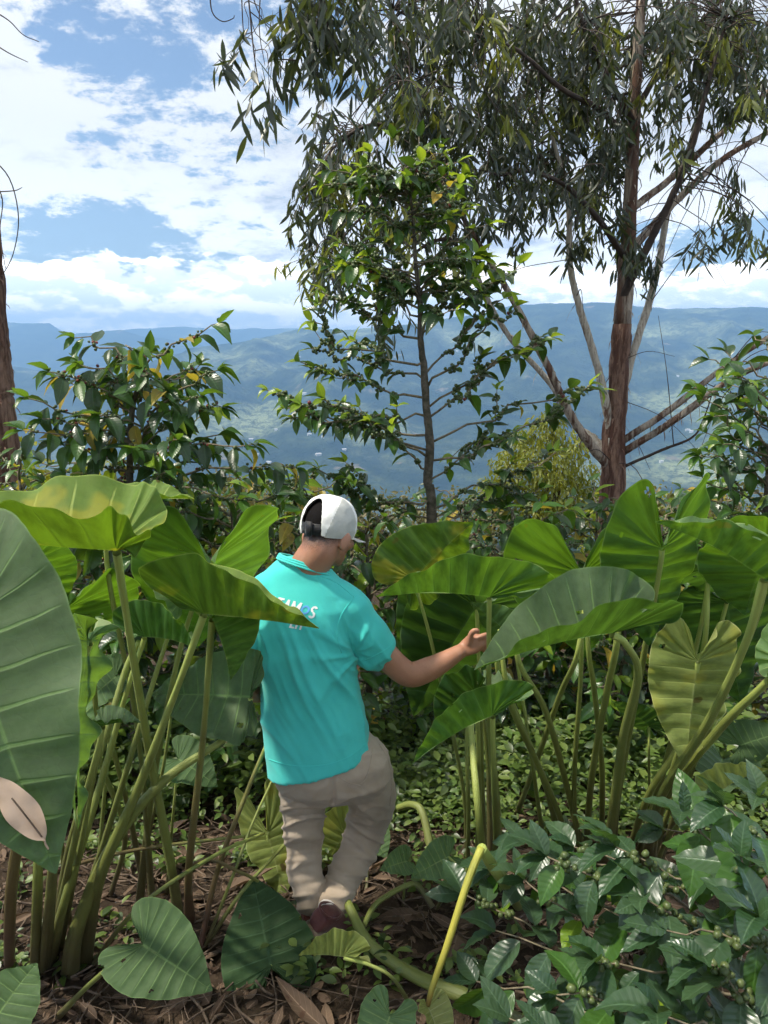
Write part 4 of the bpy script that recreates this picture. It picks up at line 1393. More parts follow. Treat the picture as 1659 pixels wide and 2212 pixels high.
    add_leaf(pl, (385, 1640, 2.45), (470, 1700, 2.4), (0.0, -0.5, 0.85), (360, 1930), [(372, 1780, 2.5)], mat='taro_dark', w=1.0, fold=(12, 14), bend=0.5, lobe=0.9, r=(.010, .005))
    add_leaf(pl, (60, 1215, 2.1), (120, 1330, 2.2), (0.1, 0.8, 0.45), (150, 2000), [(110, 1600, 2.2)], mat='taro', w=1.1, fold=(14, 18), bend=0.4, lobe=1.2, r=(.013, .006))
    # low leaf by the path and the arching stalk
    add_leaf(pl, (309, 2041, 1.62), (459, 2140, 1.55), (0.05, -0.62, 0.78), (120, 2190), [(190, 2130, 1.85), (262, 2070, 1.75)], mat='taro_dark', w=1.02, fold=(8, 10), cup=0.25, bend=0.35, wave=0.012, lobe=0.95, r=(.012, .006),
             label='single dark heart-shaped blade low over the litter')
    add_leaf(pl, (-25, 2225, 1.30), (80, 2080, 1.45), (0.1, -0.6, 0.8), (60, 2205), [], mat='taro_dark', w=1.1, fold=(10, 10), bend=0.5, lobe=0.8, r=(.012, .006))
    # plain stalks of the clump, cut or ending behind the blades
    stalks = [((20, 2090), [(22, 1950, 1.75), (40, 1800, 1.6), (60, 1650, 1.5)], (.026, .016)), ((75, 2100), [(80, 1950, 1.9), (85, 1820, 1.85), (110, 1600, 1.8)], (.026, .014)),
              ((195, 2090), [(300, 1960, 2.0), (460, 1850, 2.2), (570, 1800, 2.45)], (.012, .008)), ((80, 1890, 2.1), [(300, 1835, 2.3), (560, 1803, 2.5)], (.010, .008)),
              ((240, 1935), [(270, 1800, 2.35), (215, 1640, 2.2), (205, 1500, 2.1), (190, 1330, 2.1)], (.015, .010)), ((300, 1900), [(340, 1720, 2.4), (362, 1600, 2.35), (385, 1420, 2.3)], (.011, .007)),
              ((430, 2060), [(470, 1880, 2.3), (530, 1720, 2.35), (575, 1610, 2.4)], (.016, .010)), ((440, 2055), [(500, 1900, 2.3), (545, 1780, 2.4), (600, 1660, 2.5)], (.010, .006)), ((445, 2045), [(520, 1930, 2.3), (610, 1830, 2.5), (650, 1780, 2.6)], (.012, .007)),
              ((350, 1960), [(430, 1860, 2.3), (520, 1885, 2.3), (560, 1905, 2.35)], (.010, .008)), ((130, 2060), [(170, 1850, 1.95), (200, 1690, 1.85), (222, 1575, 1.66)], (.014, .008)), ((110, 2060), [(150, 1830, 1.95), (225, 1600, 1.9), (270, 1450, 1.95), (300, 1385, 1.95)], (.018, .010))]
    for i, (b, mids, rr) in enumerate(stalks):
        B = gnd(*b) if len(b) == 2 else at(*b)
        path = spline([B] + [at(*m) for m in mids], 8)
        mb = MB()
        mb.tube(path, lerp_list([rr[0] * .68, rr[1] * .66], len(path)), 14, v0=0, v1=0.8, rib=0.035)
        mb.build('leaf_stalk', M['petiole' if i % 3 else 'petiole_b'], pl)

    # ================= small ground arums round the walker's feet
    p2 = thing('elephant_ear_plant', "low sprawling elephant ear plant with old yellowing leaves behind the walker's legs", 'plant', gnd(620, 1960))
    add_leaf(p2, (578, 1800, 2.72), (612, 1945, 2.62), (-0.1, 0.75, 0.5), (610, 1975), [(590, 1900, 2.7)], mat='taro_pale', w=0.95, fold=(10, 14), cup=0.3, bend=0.3, lobe=2.0, r=(.01, .006), label='old yellow-green blade with brown patches, left of the leg')
    add_leaf(p2, (745, 1800, 2.85), (690, 1900, 2.80), (0.1, 0.7, 0.6), (690, 1960), [(720, 1870, 2.9)], mat='taro_pale', w=1.1, fold=(14, 14), bend=0.3, lobe=1.7, r=(.01, .006), label='old pale blade seen between the legs')
    add_leaf(p2, (800, 1800, 2.9), (835, 1855, 2.8), (0, -0.3, 0.9), (790, 1930), [], mat='taro_dark', w=1.2, fold=(10, 10), bend=0.6, r=(.009, .005))
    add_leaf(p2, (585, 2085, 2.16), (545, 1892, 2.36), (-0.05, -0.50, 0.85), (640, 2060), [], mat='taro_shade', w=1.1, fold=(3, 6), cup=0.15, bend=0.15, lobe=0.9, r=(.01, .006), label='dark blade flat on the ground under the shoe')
    add_leaf(p2, (970, 1850, 2.55), (888, 1895, 2.5), (-0.1, -0.65, 0.7), (940, 1965), [(985, 1880, 2.5)], mat='taro', w=0.95, fold=(15, 15), bend=0.4, lobe=0.7, r=(.009, .005))
    add_leaf(p2, (880, 1860, 2.6), (820, 1880, 2.55), (0, -0.6, 0.8), (870, 1960), [], mat='taro', w=1.0, fold=(15, 15), bend=0.5, lobe=0.6, r=(.007, .004))
    add_leaf(p2, (742, 2067, 1.98), (645, 2064, 1.98), (0.15, 0.85, 0.30), (890, 2170), [(850, 2115, 1.95), (800, 2085, 1.97)], mat='taro_pale', w=1.28, fold=(22, 30), cup=0.3, bend=0.25, lobe=1.5, wave=0.035, r=(.009, .006), label='pale upturned blade just below the shoe')
    for pts, rr in [([(750, 1950, 2.35), (800, 2040, 2.2), (900, 2110, 2.1), (1000, 2150, 2.0), (1100, 2200, 1.95), (1180, 2240, 1.95)], (.016, .030)), ([(785, 2000, 2.3), (815, 1950, 2.4), (880, 1912, 2.5), (905, 1915, 2.5), (935, 1960, 2.45)], (.010, .010)),
                    ([(860, 1745, 2.9), (890, 1738, 2.85), (912, 1755, 2.8), (930, 1830, 2.7), (945, 1910, 2.6)], (.014, .018))]:
        path = spline([at(*p) for p in pts], 7)
        mb = MB()
        mb.tube(path, lerp_list(list(rr), len(path)), 14, v0=0.55, v1=0.05, rib=0.04)
        mb.build('leaf_stalk', M['petiole'], p2)

    # ================= right clump
    pr = thing('elephant_ear_plant', "large elephant ear plant on the right whose big blade the walker's hand touches", 'plant', gnd(1290, 1880))
    add_leaf(pr, (1057, 1290, 1.98), (812, 1290, 1.95), (0.0, 0.42, 0.9), (1062, 1900), [(1075, 1780, 2.35), (1058, 1560, 2.15), (1056, 1400, 2.03)], mat='taro', w=0.86, nicks=False, fold=(42, 40), cup=0.4, bend=0.30, lobe_bend=-0.3, wave=0.022, wk=4, lobe=1.2, r=(.02, .0075))
    add_leaf(pr, (893, 1250, 2.55), (1022, 1128, 2.55), (-0.1, 0.9, 0.3), (1010, 1860), [(1000, 1700, 2.75), (935, 1400, 2.66)], mat='taro_yel', w=1.15, fold=(12, 14), cup=0.4, bend=0.2, wave=0.03, lobe=0.8, r=(.014, .007))
    # the blade the hand rests on
    add_leaf(pr, (1322, 1368, 1.80), (1024, 1448, 1.72), (-0.05, -0.50, 0.86), (1300, 1880), [(1318, 1800, 2.35), (1345, 1600, 2.1), (1378, 1460, 1.92), (1352, 1392, 1.82)], mat='taro_grey', w=0.92, fold=(66, 26), cup=0.8, bend=0.45, lobe_bend=0.1, wave=0.02, wk=4, lobe=1.05, r=(.024, .010),
             label="big dished grey-green blade under the walker's hand, with a bright wavy near rim")
    add_leaf(pr, (1064, 1546, 1.90), (892, 1650, 1.86), (0.18, 0.55, 0.8), (1075, 1900), [(1072, 1780, 2.3), (1066, 1640, 2.0)], mat='taro', w=0.80, fold=(38, 40), cup=0.4, bend=0.35, wave=0.015, lobe=1.3, r=(.020, .008))
    add_leaf(pr, (1030, 1500, 2.12), (945, 1580, 2.15), (-0.35, 0.7, 0.5), (1030, 1890), [(1035, 1700, 2.5)], mat='taro_grey', w=1.2, fold=(25, 30), cup=0.6, bend=0.5, wave=0.06, lobe=1.1, r=(.016, .008))
    add_leaf(pr, (1030, 1310, 2.66), (893, 1548, 2.68), (-0.15, 0.85, 0.4), (1045, 1860), [(1040, 1640, 2.75), (1035, 1450, 2.70)], mat='taro_grey', w=0.95, fold=(10, 12), cup=0.3, bend=0.25, wave=0.02, lobe=0.5, r=(.016, .008))
    add_leaf(pr, (985, 1262, 2.78), (872, 1460, 2.82), (-0.1, 0.85, 0.4), (1060, 1850), [(1050, 1600, 2.85), (1015, 1380, 2.80)], mat='taro_grey', w=0.85, fold=(10, 12), cup=0.3, bend=0.2, wave=0.02, lobe=0.5, r=(.015, .007))
    add_leaf(pr, (1110, 1380, 2.62), (1015, 1300, 2.64), (0.1, 0.85, 0.35), (1180, 1850), [(1150, 1650, 2.7)], mat='taro_lite', w=0.85, fold=(12, 14), cup=0.4, bend=0.3, wave=0.02, lobe=0.6, r=(.014, .007))
    add_leaf(pr, (1257, 1238, 2.35), (1262, 1420, 2.5), (0.0, 0.82, 0.42), (1250, 1870), [(1240, 1700, 2.6), (1255, 1450, 2.42)], mat='taro', w=1.3, fold=(12, 14), cup=0.35, bend=0.4, wave=0.02, lobe=1.75, r=(.015, .008))
    add_leaf(pr, (1430, 1184, 2.12), (1402, 1395, 2.18), (-0.10, 0.88, 0.40), (1320, 1870), [(1335, 1720, 2.5), (1390, 1420, 2.25), (1425, 1230, 2.14)], mat='taro', w=1.02, fold=(8, 18), cup=0.4, bend=0.3, wave=0.02, lobe=1.75, r=(.018, .0085), label='tall upright blade with two rounded lobes and pale veins')
    add_leaf(pr, (1650, 1250, 1.60), (1414, 1128, 1.66), (0.0, -0.12, 1), (1395, 1880), [(1420, 1740, 2.15), (1530, 1560, 1.85), (1610, 1390, 1.68)], mat='taro', w=0.80, fold=(60, 30), cup=0.6, bend=0.35, wave=0.03, wk=4, lobe=0.8, r=(.022, .010))
    add_leaf(pr, (1660, 1200, 2.05), (1610, 1330, 2.2), (-0.1, 0.85, 0.4), (1420, 1870), [(1500, 1650, 2.4), (1630, 1350, 2.15)], mat='taro', w=1.3, fold=(12, 14), bend=0.35, lobe=2.0, r=(.016, .008))
    add_leaf(pr, (1535, 1222, 2.25), (1680, 1290, 2.3), (-0.1, 0.8, 0.45), (1370, 1880), [(1440, 1640, 2.45), (1508, 1380, 2.32)], mat='taro_grey', w=0.95, fold=(14, 14), bend=0.3, lobe=0.8, r=(.017, .008))
    add_leaf(pr, (1508, 1428, 2.06), (1482, 1660, 2.02), (0.05, 0.88, 0.30), (1395, 1885), [(1430, 1740, 2.3), (1478, 1580, 2.12)], mat='taro_pale', w=0.82, fold=(8, 12), cup=0.25, bend=0.2, wave=0.03, lobe=0.95, r=(.017, .008), label='pale yellowing blade hanging tip down with brown nicks')
    add_leaf(pr, (1570, 1300, 2.35), (1600, 1520, 2.4), (-0.1, 0.85, 0.4), (1400, 1880), [(1480, 1640, 2.5)], mat='taro_grey', w=0.95, fold=(10, 10), bend=0.2, lobe=0.5, r=(.014, .007))
    add_leaf(pr, (1545, 1716, 1.95), (1662, 1662, 1.95), (-0.2, 0.75, 0.5), (1410, 1885), [(1450, 1800, 2.2)], mat='taro_pale', w=1.0, fold=(28, 28), cup=0.4, bend=0.4, wave=0.03, lobe=0.9, r=(.012, .006))
    add_leaf(pr, (1402, 1568, 2.7), (1322, 1515, 2.7), (0.0, 0.6, 0.6), (1405, 1750), [(1402, 1650, 2.75)], mat='taro_dark', w=0.9, fold=(10, 10), bend=0.3, lobe=0.9, r=(.009, .005))
    add_leaf(pr, (1600, 1610, 2.3), (1700, 1580, 2.3), (-0.1, -0.5, 0.8), (1500, 1830), [], mat='taro_dark', w=1.0, fold=(12, 12), bend=0.3, lobe=0.9, r=(.012, .006))
    add_leaf(pr, (1560, 1640, 2.5), (1530, 1720, 2.3), (-0.1, -0.6, 0.8), (1480, 1830), [], mat='taro_dark', w=1.1, fold=(12, 12), bend=0.3, lobe=0.9, r=(.012, .006))
    add_leaf(pr, (1700, 1430, 1.75), (1800, 1300, 1.7), (0, -0.2, 1), (1400, 1885), [(1430, 1740, 2.25), (1550, 1580, 2.0), (1640, 1490, 1.85)], mat='taro', r=(.022, .011), w=0.9)
    for i, (b, mids, rr) in enumerate([((1215, 1850), [(1180, 1700, 2.65), (1110, 1540, 2.4), (1075, 1440, 2.3), (1085, 1360, 2.3)], (.020, .010)), ((1262, 1860), [(1225, 1700, 2.6), (1180, 1540, 2.35), (1125, 1440, 2.2), (1110, 1360, 2.2)], (.019, .010)), ((1240, 1855), [(1200, 1740, 2.6), (1140, 1600, 2.5), (1095, 1480, 2.4), (1080, 1360, 2.4)], (.018, .011)),
                                      ((1110, 1775), [(1160, 1640, 2.7), (1210, 1500, 2.4), (1245, 1420, 2.2), (1265, 1300, 2.2)], (.017, .010)), ((1265, 1850), [(1278, 1680, 2.5), (1310, 1500, 2.2), (1330, 1405, 2.0), (1335, 1340, 1.98)], (.018, .012)), ((1300, 1840), [(1300, 1660, 2.6), (1285, 1500, 2.4), (1272, 1410, 2.3), (1265, 1300, 2.3)], (.017, .010)),
                                      ((1010, 1880), [(1012, 1740, 2.6), (1008, 1600, 2.6), (1010, 1450, 2.62)], (.014, .008)), ((1350, 1870), [(1400, 1720, 2.4), (1470, 1600, 2.3), (1520, 1400, 2.2), (1530, 1230, 2.2)], (.020, .009))]):
        path = spline([gnd(*b)] + [at(*m) for m in mids], 8)
        mb = MB()
        mb.tube(path, lerp_list([rr[0] * .72, rr[1] * .7], len(path)), 14, v0=0.1, v1=0.95, rib=0.035)
        mb.build('leaf_stalk', M['petiole'], pr)
    # snapped yellow stalk with its collapsed leaf
    pb = thing('elephant_ear_plant', 'elephant ear plant with a snapped bright yellow stalk, its collapsed leaf at the bottom edge', 'plant', gnd(1045, 1890))
    mb = MB()
    path = spline([gnd(1055, 1900), at(1042, 1830, 2.35), at(1030, 1720, 2.32), at(1018, 1580, 2.5), at(1013, 1440, 2.60)], 8)
    path2 = spline([gnd(1120, 1960), at(1090, 1905, 1.9), at(1062, 1868, 1.82), at(1040, 1832, 1.78)], 8)
    mb.tube(path2, lerp_list([.022, .014], len(path2)), 10, v0=0.3, v1=0.9)
    mb.tube(path, lerp_list([.016, .010], len(path)), 10, v0=0.2, v1=1.0)
    mb.build('leaf_stalk', M['petiole'], pb)
    mb = MB()
    path = spline([at(1040, 1832, 1.78), at(1012, 1900, 1.72), at(970, 2030, 1.66), at(935, 2130, 1.62), at(924, 2172, 1.61)], 7)
    mb.tube(path, lerp_list([.0108, .0100, .009, .0075, .006], len(path)), 18, v0=1.0, v1=0.0, rib=0.05)
    o = mb.build('leaf_stalk', M['petiole_y'], pb)
    o['label'] = 'snapped bright yellow stalk'
    add_leaf(pb, (924, 2174, 1.61), (960, 2290, 1.55), (0.2, -0.25, 0.9), None, mat='taro_pale', w=0.9, fold=(20, 35), cup=0.5, bend=0.6, lobe=0.5, wave=0.03)
    add_leaf(pb, (842, 2196, 1.58), (800, 2330, 1.5), (0.0, -0.25, 0.95), (860, 2205), [], mat='taro', w=1.1, fold=(14, 14), bend=0.5, lobe=1.0, wave=0.03, r=(.008, .006))

    # dry leaves lying on blades: laid on the blade's own surface
    W1 = BLADES[0]
    tree = BVHTree.FromPolygons([tuple(p) for p in W1[0]], W1[1])
    def hit(px, py):
        d = ray(px, py).normalized()
        loc, nor, idx, dist = tree.ray_cast(Vector((0, 0, CAMZ)), d)
        if loc is None:
            return at(px, py, 0.95), Vector((0.3, -0.85, 0.5))
        return loc, (nor if nor.dot(d) < 0 else -nor)
    a, na = hit(100, 1806)
    b, nb = hit(20, 1712)
    b = a + (b - a) * 1.45
    dd = b - a
    tv, tf, tu = leaf_template(22, 8, 0.185, 0.3, 0.10, 0.16, 0.010, 0.06, 5, 5)
    Rm = frames(np.array([dd]), np.array([na]))
    V, F = inst(tv, tf, Rm, np.array([a + na * 0.012]), np.array([dd.length]))
    o = mk('dry_leaf', V, F, M['tan_leaf'], None, uv=tu)
    tag(o, 'pale tan dry leaf lying on the nearest grey-green blade', 'leaf')
    sb = MB()
    e, ne = hit(106, 1832)
    sb.tube(spline([a + na * 0.012, hit(101, 1818)[0] + na * 0.008, e + ne * 0.003], 5), .0014, 6)
    sb.build('stem', M['tan_leaf'], o)
    rb = MB()
    idx = [j * 9 + 4 for j in range(1, 15)]
    rb.tube([Vector(V[k]) + na * 0.0012 for k in idx], .0011, 6)
    rb.build('midrib', M['twig'], o)


build_taro()

# ------------------------------------------------------------------ the walker
def add_ring_loft(bm, rings, n=28, cap=True, ex=2.3):
    """rings: (centre, u vector, v vector)"""
    R_ = []
    for c, u, v in rings:
        vs = []
        for k in range(n):
            a = 2 * math.pi * k / n
            ca, sa = math.cos(a), math.sin(a)
            f = (abs(ca) ** ex + abs(sa) ** ex) ** (-1 / ex)
            vs.append(bm.verts.new(Vector(c) + Vector(u) * ca * f + Vector(v) * sa * f))
        R_.append(vs)
    for a, b in zip(R_[:-1], R_[1:]):
        for k in range(n):
            bm.faces.new((a[k], a[(k + 1) % n], b[(k + 1) % n], b[k]))
    if cap:
        bm.faces.new(list(reversed(R_[0])))
        bm.faces.new(R_[-1])


def add_limb(bm, pts, rad, n=16, flat=1.0, fdir=None, sub=6):
    P = spline(pts, sub)
    rr = lerp_list(rad, len(P))
    rings = []
    ref = None
    for i, p in enumerate(P):
        t = (P[min(i + 1, len(P) - 1)] - P[max(i - 1, 0)]).normalized()
        if ref is None:
            ref = Vector(fdir) if fdir is not None else t.orthogonal()
        ref = (ref - t * ref.dot(t)).normalized()
        bi = t.cross(ref)
        rings.append((p, ref * rr[i] * flat, bi * rr[i]))
    # round the ends
    t0 = (P[0] - P[1]).normalized(); t1 = (P[-1] - P[-2]).normalized()
    c, u, v = rings[0]
    rings.insert(0, (Vector(c) + t0 * u.length * 0.6, u * 0.55, v * 0.55))
    c, u, v = rings[-1]
    rings.append((Vector(c) + t1 * v.length * 0.6, u * 0.55, v * 0.55))
    add_ring_loft(bm, rings, n, ex=2.0)


def add_ell(bm, M4, r, seg=24):
    g = bmesh.ops.create_uvsphere(bm, u_segments=seg, v_segments=seg // 2, radius=1.0)
    bmesh.ops.transform(bm, matrix=M4 @ Matrix.Diagonal((r[0], r[1], r[2], 1)), verts=g['verts'])


def remeshed(bm, voxel, smooth=4, sfac=0.5):
    me = bpy.data.meshes.new('tmp')
    bmesh.ops.recalc_face_normals(bm, faces=bm.faces)
    bm.to_mesh(me)
    bm.free()
    o = bpy.data.objects.new('tmp', me)
    COL.objects.link(o)
    m = o.modifiers.new('r', 'REMESH')
    m.mode = 'VOXEL'
    m.voxel_size = voxel
    if smooth:
        s = o.modifiers.new('s', 'SMOOTH')
        s.factor = sfac
        s.iterations = smooth
    dg = bpy.context.evaluated_depsgraph_get()
    dg.update()
    out = bpy.data.meshes.new_from_object(o.evaluated_get(dg))
    bpy.data.objects.remove(o)
    return out


def finish(me, name, mat, parent):
    b = world_loc(parent)
    me.transform(Matrix.Translation(-b))
    me.materials.clear()
    for m in (mat if isinstance(mat, (list, tuple)) else [mat]):
        me.materials.append(m)
    me.polygons.foreach_set('use_smooth', np.ones(len(me.polygons), dtype=bool))
    me.name = name
    return link(bpy.data.objects.new(name, me), parent)


def displace(me, fn):
    n = len(me.vertices)
    nor = [v.normal.copy() for v in me.vertices]
    for v, nn in zip(me.vertices, nor):
        d = fn(v.co, nn)
        v.co = v.co + nn * d
    me.update()


def proj(p):
    """display pixel of a point (only used to lay out folds along the cloth when it is cut)"""
    q = Vector(p) - Vector((0, 0, CAMZ))
    f = Vector((0, math.cos(PITCH), -math.sin(PITCH)))
    u = Vector((0, math.sin(PITCH), math.cos(PITCH)))
    d = q.dot(f)
    return 829.5 + q.x / d * FPX, 1106 - q.dot(u) / d * FPX


def cloth_mat(name, c1, c2, weave=900.0, bump=0.12, rough=0.85, mott=9.0):
    m, t = newmat(name)
    ob = t.n('ShaderNodeTexCoord').outputs['Object']
    a = t.noise(ob, mott, 4, 0.6)
    w = t.noise(ob, weave, 2, 0.6)
    k = t.noise(ob, 60.0, 4, 0.65)
    c = t.mix(t.ramp(a, 0.3, 0.7), c1, c2)
    c = t.mix(t.math('MULTIPLY', t.math('SUBTRACT', w, 0.4), 0.5, clamp=True), c, tuple(x * 0.7 for x in c1))
    b = t.n('ShaderNodeBump', {'Height': t.math('ADD', t.math('MULTIPLY', w, 0.25), k), 'Strength': bump, 'Distance': 0.004}).outputs[0]
    p = t.n('ShaderNodeBsdfPrincipled', {'Base Color': c, 'Roughness': rough, 'Normal': b, 'Specular IOR Level': 0.2, 'Sheen Weight': 0.15, 'Sheen Roughness': 0.5})
    t.n('ShaderNodeOutputMaterial', {0: p.outputs[0]})
    return m


def skin_mat():
    m, t = newmat('skin')
    ob = t.n('ShaderNodeTexCoord').outputs['Object']
    a = t.noise(ob, 11.0, 4, 0.6)
    f = t.noise(ob, 260.0, 3, 0.6)
    c = t.mix(t.ramp(a, 0.3, 0.7), (0.37, 0.175, 0.105), (0.45, 0.225, 0.145))
    c = t.mix(t.math('MULTIPLY', t.math('SUBTRACT', f, 0.4), 0.5, clamp=True), c, (0.25, 0.11, 0.065))
    at_ = t.n('ShaderNodeAttribute', attribute_name='len').outputs['Fac']
    hf_ = t.ramp(t.math('ADD', at_, t.math('MULTIPLY', t.math('SUBTRACT', f, 0.5), 0.8)), 0.0, 1.0)
    c = t.mix(t.math('MULTIPLY', hf_, 0.93), c, (0.028, 0.019, 0.017))
    b = t.n('ShaderNodeBump', {'Height': f, 'Strength': 0.12, 'Distance': 0.002}).outputs[0]
    p = t.n('ShaderNodeBsdfPrincipled', {'Base Color': c, 'Roughness': 0.52, 'Normal': b, 'Subsurface Weight': 0.12, 'Subsurface Radius': (0.012, 0.005, 0.003), 'Subsurface Scale': 1.0})
    t.n('ShaderNodeOutputMaterial', {0: p.outputs[0]})
    return m


def hair_mat(zfade):
    m, t = newmat('cropped_hair')
    geo = t.n('ShaderNodeNewGeometry').outputs['Position']
    at_ = t.n('ShaderNodeAttribute', attribute_name='len').outputs['Fac']
    n = t.noise(geo, 420.0, 3, 0.7)
    n2 = t.noise(geo, 30.0, 3, 0.6)
    f = t.ramp(t.math('ADD', at_, t.math('MULTIPLY', t.math('SUBTRACT', t.math('ADD', n, n2), 1.0), 0.45)), 0.0, 1.0)
    c = t.mix(f, (0.20, 0.10, 0.065), (0.006, 0.005, 0.005))
    b = t.n('ShaderNodeBump', {'Height': n, 'Strength': 0.5, 'Distance': 0.002}).outputs[0]
    p = t.n('ShaderNodeBsdfPrincipled', {'Base Color': c, 'Roughness': 0.8, 'Normal': b, 'Specular IOR Level': 0.1})
    t.n('ShaderNodeOutputMaterial', {0: p.outputs[0]})
    return m


def build_person():
    skin = skin_mat()
    teal = cloth_mat('teal_jersey', (0.065, 0.57, 0.52), (0.085, 0.65, 0.59), 700, 0.10, 0.9, 6.0)
    khaki = cloth_mat('khaki_twill', (0.37, 0.295, 0.22), (0.45, 0.365, 0.28), 900, 0.15, 0.88, 7.0)
    white = cloth_mat('white_nylon', (0.80, 0.79, 0.74), (0.86, 0.85, 0.80), 500, 0.35, 0.55, 20.0)
    meshm = cloth_mat('white_mesh', (0.44, 0.45, 0.41), (0.54, 0.54, 0.49), 420, 0.5, 0.7, 20.0)
    black = cloth_mat('black_webbing', (0.012, 0.012, 0.014), (0.02, 0.02, 0.022), 500, 0.4, 0.5, 20.0)
    leather = cloth_mat('maroon_leather', (0.075, 0.024, 0.022), (0.13, 0.045, 0.038), 300, 0.4, 0.5, 18.0)
    sole = cloth_mat('tan_rubber', (0.14, 0.10, 0.065), (0.20, 0.15, 0.10), 300, 0.3, 0.7, 18.0)
    sockm = cloth_mat('white_sock', (0.68, 0.66, 0.63), (0.75, 0.73, 0.70), 500, 0.3, 0.9, 18.0)
    foot = at(700, 2010, 2.4)
    root = thing('person', 'person seen from behind in teal t-shirt, khaki trousers and white cap, hand on leaf', 'person', (foot.x, foot.y, gz(foot.x, foot.y)))

    # head frame
    yaw, pit = R(33), R(20)
    hf = Vector((math.sin(yaw) * math.cos(pit), math.cos(yaw) * math.cos(pit), -math.sin(pit)))
    hr = Vector((math.cos(yaw), -math.sin(yaw), 0))
    hu = hr.cross(hf)
    hc = at(711, 1141, 2.45)
    HM = Matrix((hr, hf, hu)).transposed().to_4x4()
    HM.translation = hc
    H = lambda x, y, z: HM @ Vector((x, y, z))
    # ---------------- body (one surface)
    bm = bmesh.new()
    def E(x, y, z, rx, ry, rz, rot=None):
        M4 = HM @ Matrix.Translation((x, y, z))
        if rot:
            M4 = M4 @ rot
        add_ell(bm, M4, (rx, ry, rz))
    E(0, -0.005, 0.010, 0.076, 0.096, 0.092)
    E(0, 0.028, -0.050, 0.060, 0.064, 0.075)
    E(0, 0.055, -0.088, 0.042, 0.040, 0.036)
    E(0, 0.084, -0.108, 0.020, 0.018, 0.016)
    E(0, 0.098, -0.040, 0.013, 0.022, 0.026, Matrix.Rotation(R(20), 4, 'X'))
    E(0, 0.086, -0.076, 0.024, 0.014, 0.009)
    E(0, 0.080, 0.002, 0.050, 0.018, 0.012)
    for sx in (-1, 1):
        rot = Matrix.Rotation(R(-28 * sx), 4, 'Z') @ Matrix.Rotation(R(-12), 4, 'X')
        E(0.086 * sx, -0.014, -0.036, 0.0085, 0.020, 0.034, rot)
        E(0.078 * sx, -0.004, -0.034, 0.012, 0.014, 0.022, rot)
        E(0.048 * sx, 0.055, -0.040, 0.022, 0.028, 0.022)
    nb = at(664, 1236, 2.42)
    add_limb(bm, [H(0, -0.022, -0.035), H(0.0, -0.034, -0.085), nb, nb + Vector((0, 0, -0.08))], [0.066, 0.063, 0.068, 0.09], 20)
    # trapezius slopes
    add_limb(bm, [nb + Vector((0, 0, -0.005)), at(600, 1270, 2.41)], [0.052, 0.035], 14)
    add_limb(bm, [nb + Vector((0, 0, -0.01)), at(725, 1300, 2.41)], [0.050, 0.035], 14)
    T = lambda px, py, hw, dp, Y=2.40, til=0.0: (at(px, py, Y), Vector((hw, 0, til)), Vector((0, dp, 0)))
    add_ring_loft(bm, [T(655, 1262, .12, .07, 2.41), T(652, 1300, .145, .09, 2.41), T(655, 1400, .14, .10), T(664, 1500, .135, .095), T(690, 1600, .145, .10), T(705, 1660, .14, .10)], 24)
    RA_ = [at(752, 1318, 2.42), at(800, 1378, 2.43), at(845, 1428, 2.44), at(884, 1457, 2.45), at(925, 1446, 2.47), at(962, 1427, 2.49), at(996, 1406, 2.51)]
    add_limb(bm, RA_, [.058, .052, .047, .0455, .044, .036, .0265], 18)
    # right hand
    wrist = at(996, 1406, 2.51)
    palm = [wrist, at(1008, 1399, 2.515), at(1022, 1391, 2.52), at(1034, 1384, 2.525)]
    add_limb(bm, palm, [.025, .033, .038, .032], 14, flat=0.48, fdir=Vector((0.1, -0.9, 0.5)))
    add_limb(bm, [at(1012, 1390, 2.51), at(1016, 1374, 2.505), at(1021, 1364, 2.50), at(1030, 1361, 2.50), at(1034, 1367, 2.50)], [.0135, .0115, .0105, .0095, .008], 10)
    add_limb(bm, [at(1030, 1381, 2.52), at(1042, 1374, 2.52), at(1051, 1371, 2.53), at(1057, 1377, 2.54)], [.0115, .0105, .0098, .0078], 10)
    add_limb(bm, [at(1034, 1386, 2.525), at(1047, 1381, 2.53), at(1057, 1384, 2.54), at(1062, 1392, 2.55)], [.0115, .0105, .0096, .0076], 10)
    add_limb(bm, [at(1034, 1393, 2.525), at(1047, 1391, 2.53), at(1055, 1396, 2.54), at(1059, 1404, 2.55)], [.011, .010, .0092, .0074], 10)
    add_limb(bm, [at(1030, 1400, 2.525), at(1041, 1402, 2.53), at(1047, 1408, 2.54), at(1049, 1415, 2.55)], [.0098, .009, .0082, .0068], 10)
    # left arm, bent forward
    LA = [at(568, 1300, 2.40), at(545, 1370, 2.38), at(527, 1430, 2.36), at(527, 1468, 2.37), at(548, 1492, 2.46), at(580, 1496, 2.58), at(600, 1490, 2.66)]
    add_limb(bm, LA, [.056, .050, .044, .042, .040, .034, .026], 18)
    lw = LA[-1]
    add_limb(bm, [lw, lw + Vector((.015, .04, .01)), lw + Vector((.02, .085, .0))], [.026, .036, .03], 12, flat=0.5, fdir=Vector((1, 0, .3)))
    for k, dx in enumerate((-.03, -.01, .01, .03)):
        a = lw + Vector((.02, .085, dx * 0.9))
        add_limb(bm, [a, a + Vector((.006, .035, 0)), a + Vector((.02, .06, -.01))], [.0105, .0098, .0078], 8)
    a = lw + Vector((.015, .03, .035))
    add_limb(bm, [a, a + Vector((.01, .03, .02)), a + Vector((.015, .055, .02))], [.012, .011, .008], 8)
    # legs inside the trousers
    LL = [at(650, 1655, 2.41), at(655, 1740, 2.42), at(657, 1815, 2.43), at(664, 1890, 2.41), at(676, 1962, 2.39), at(680, 1990, 2.38)]
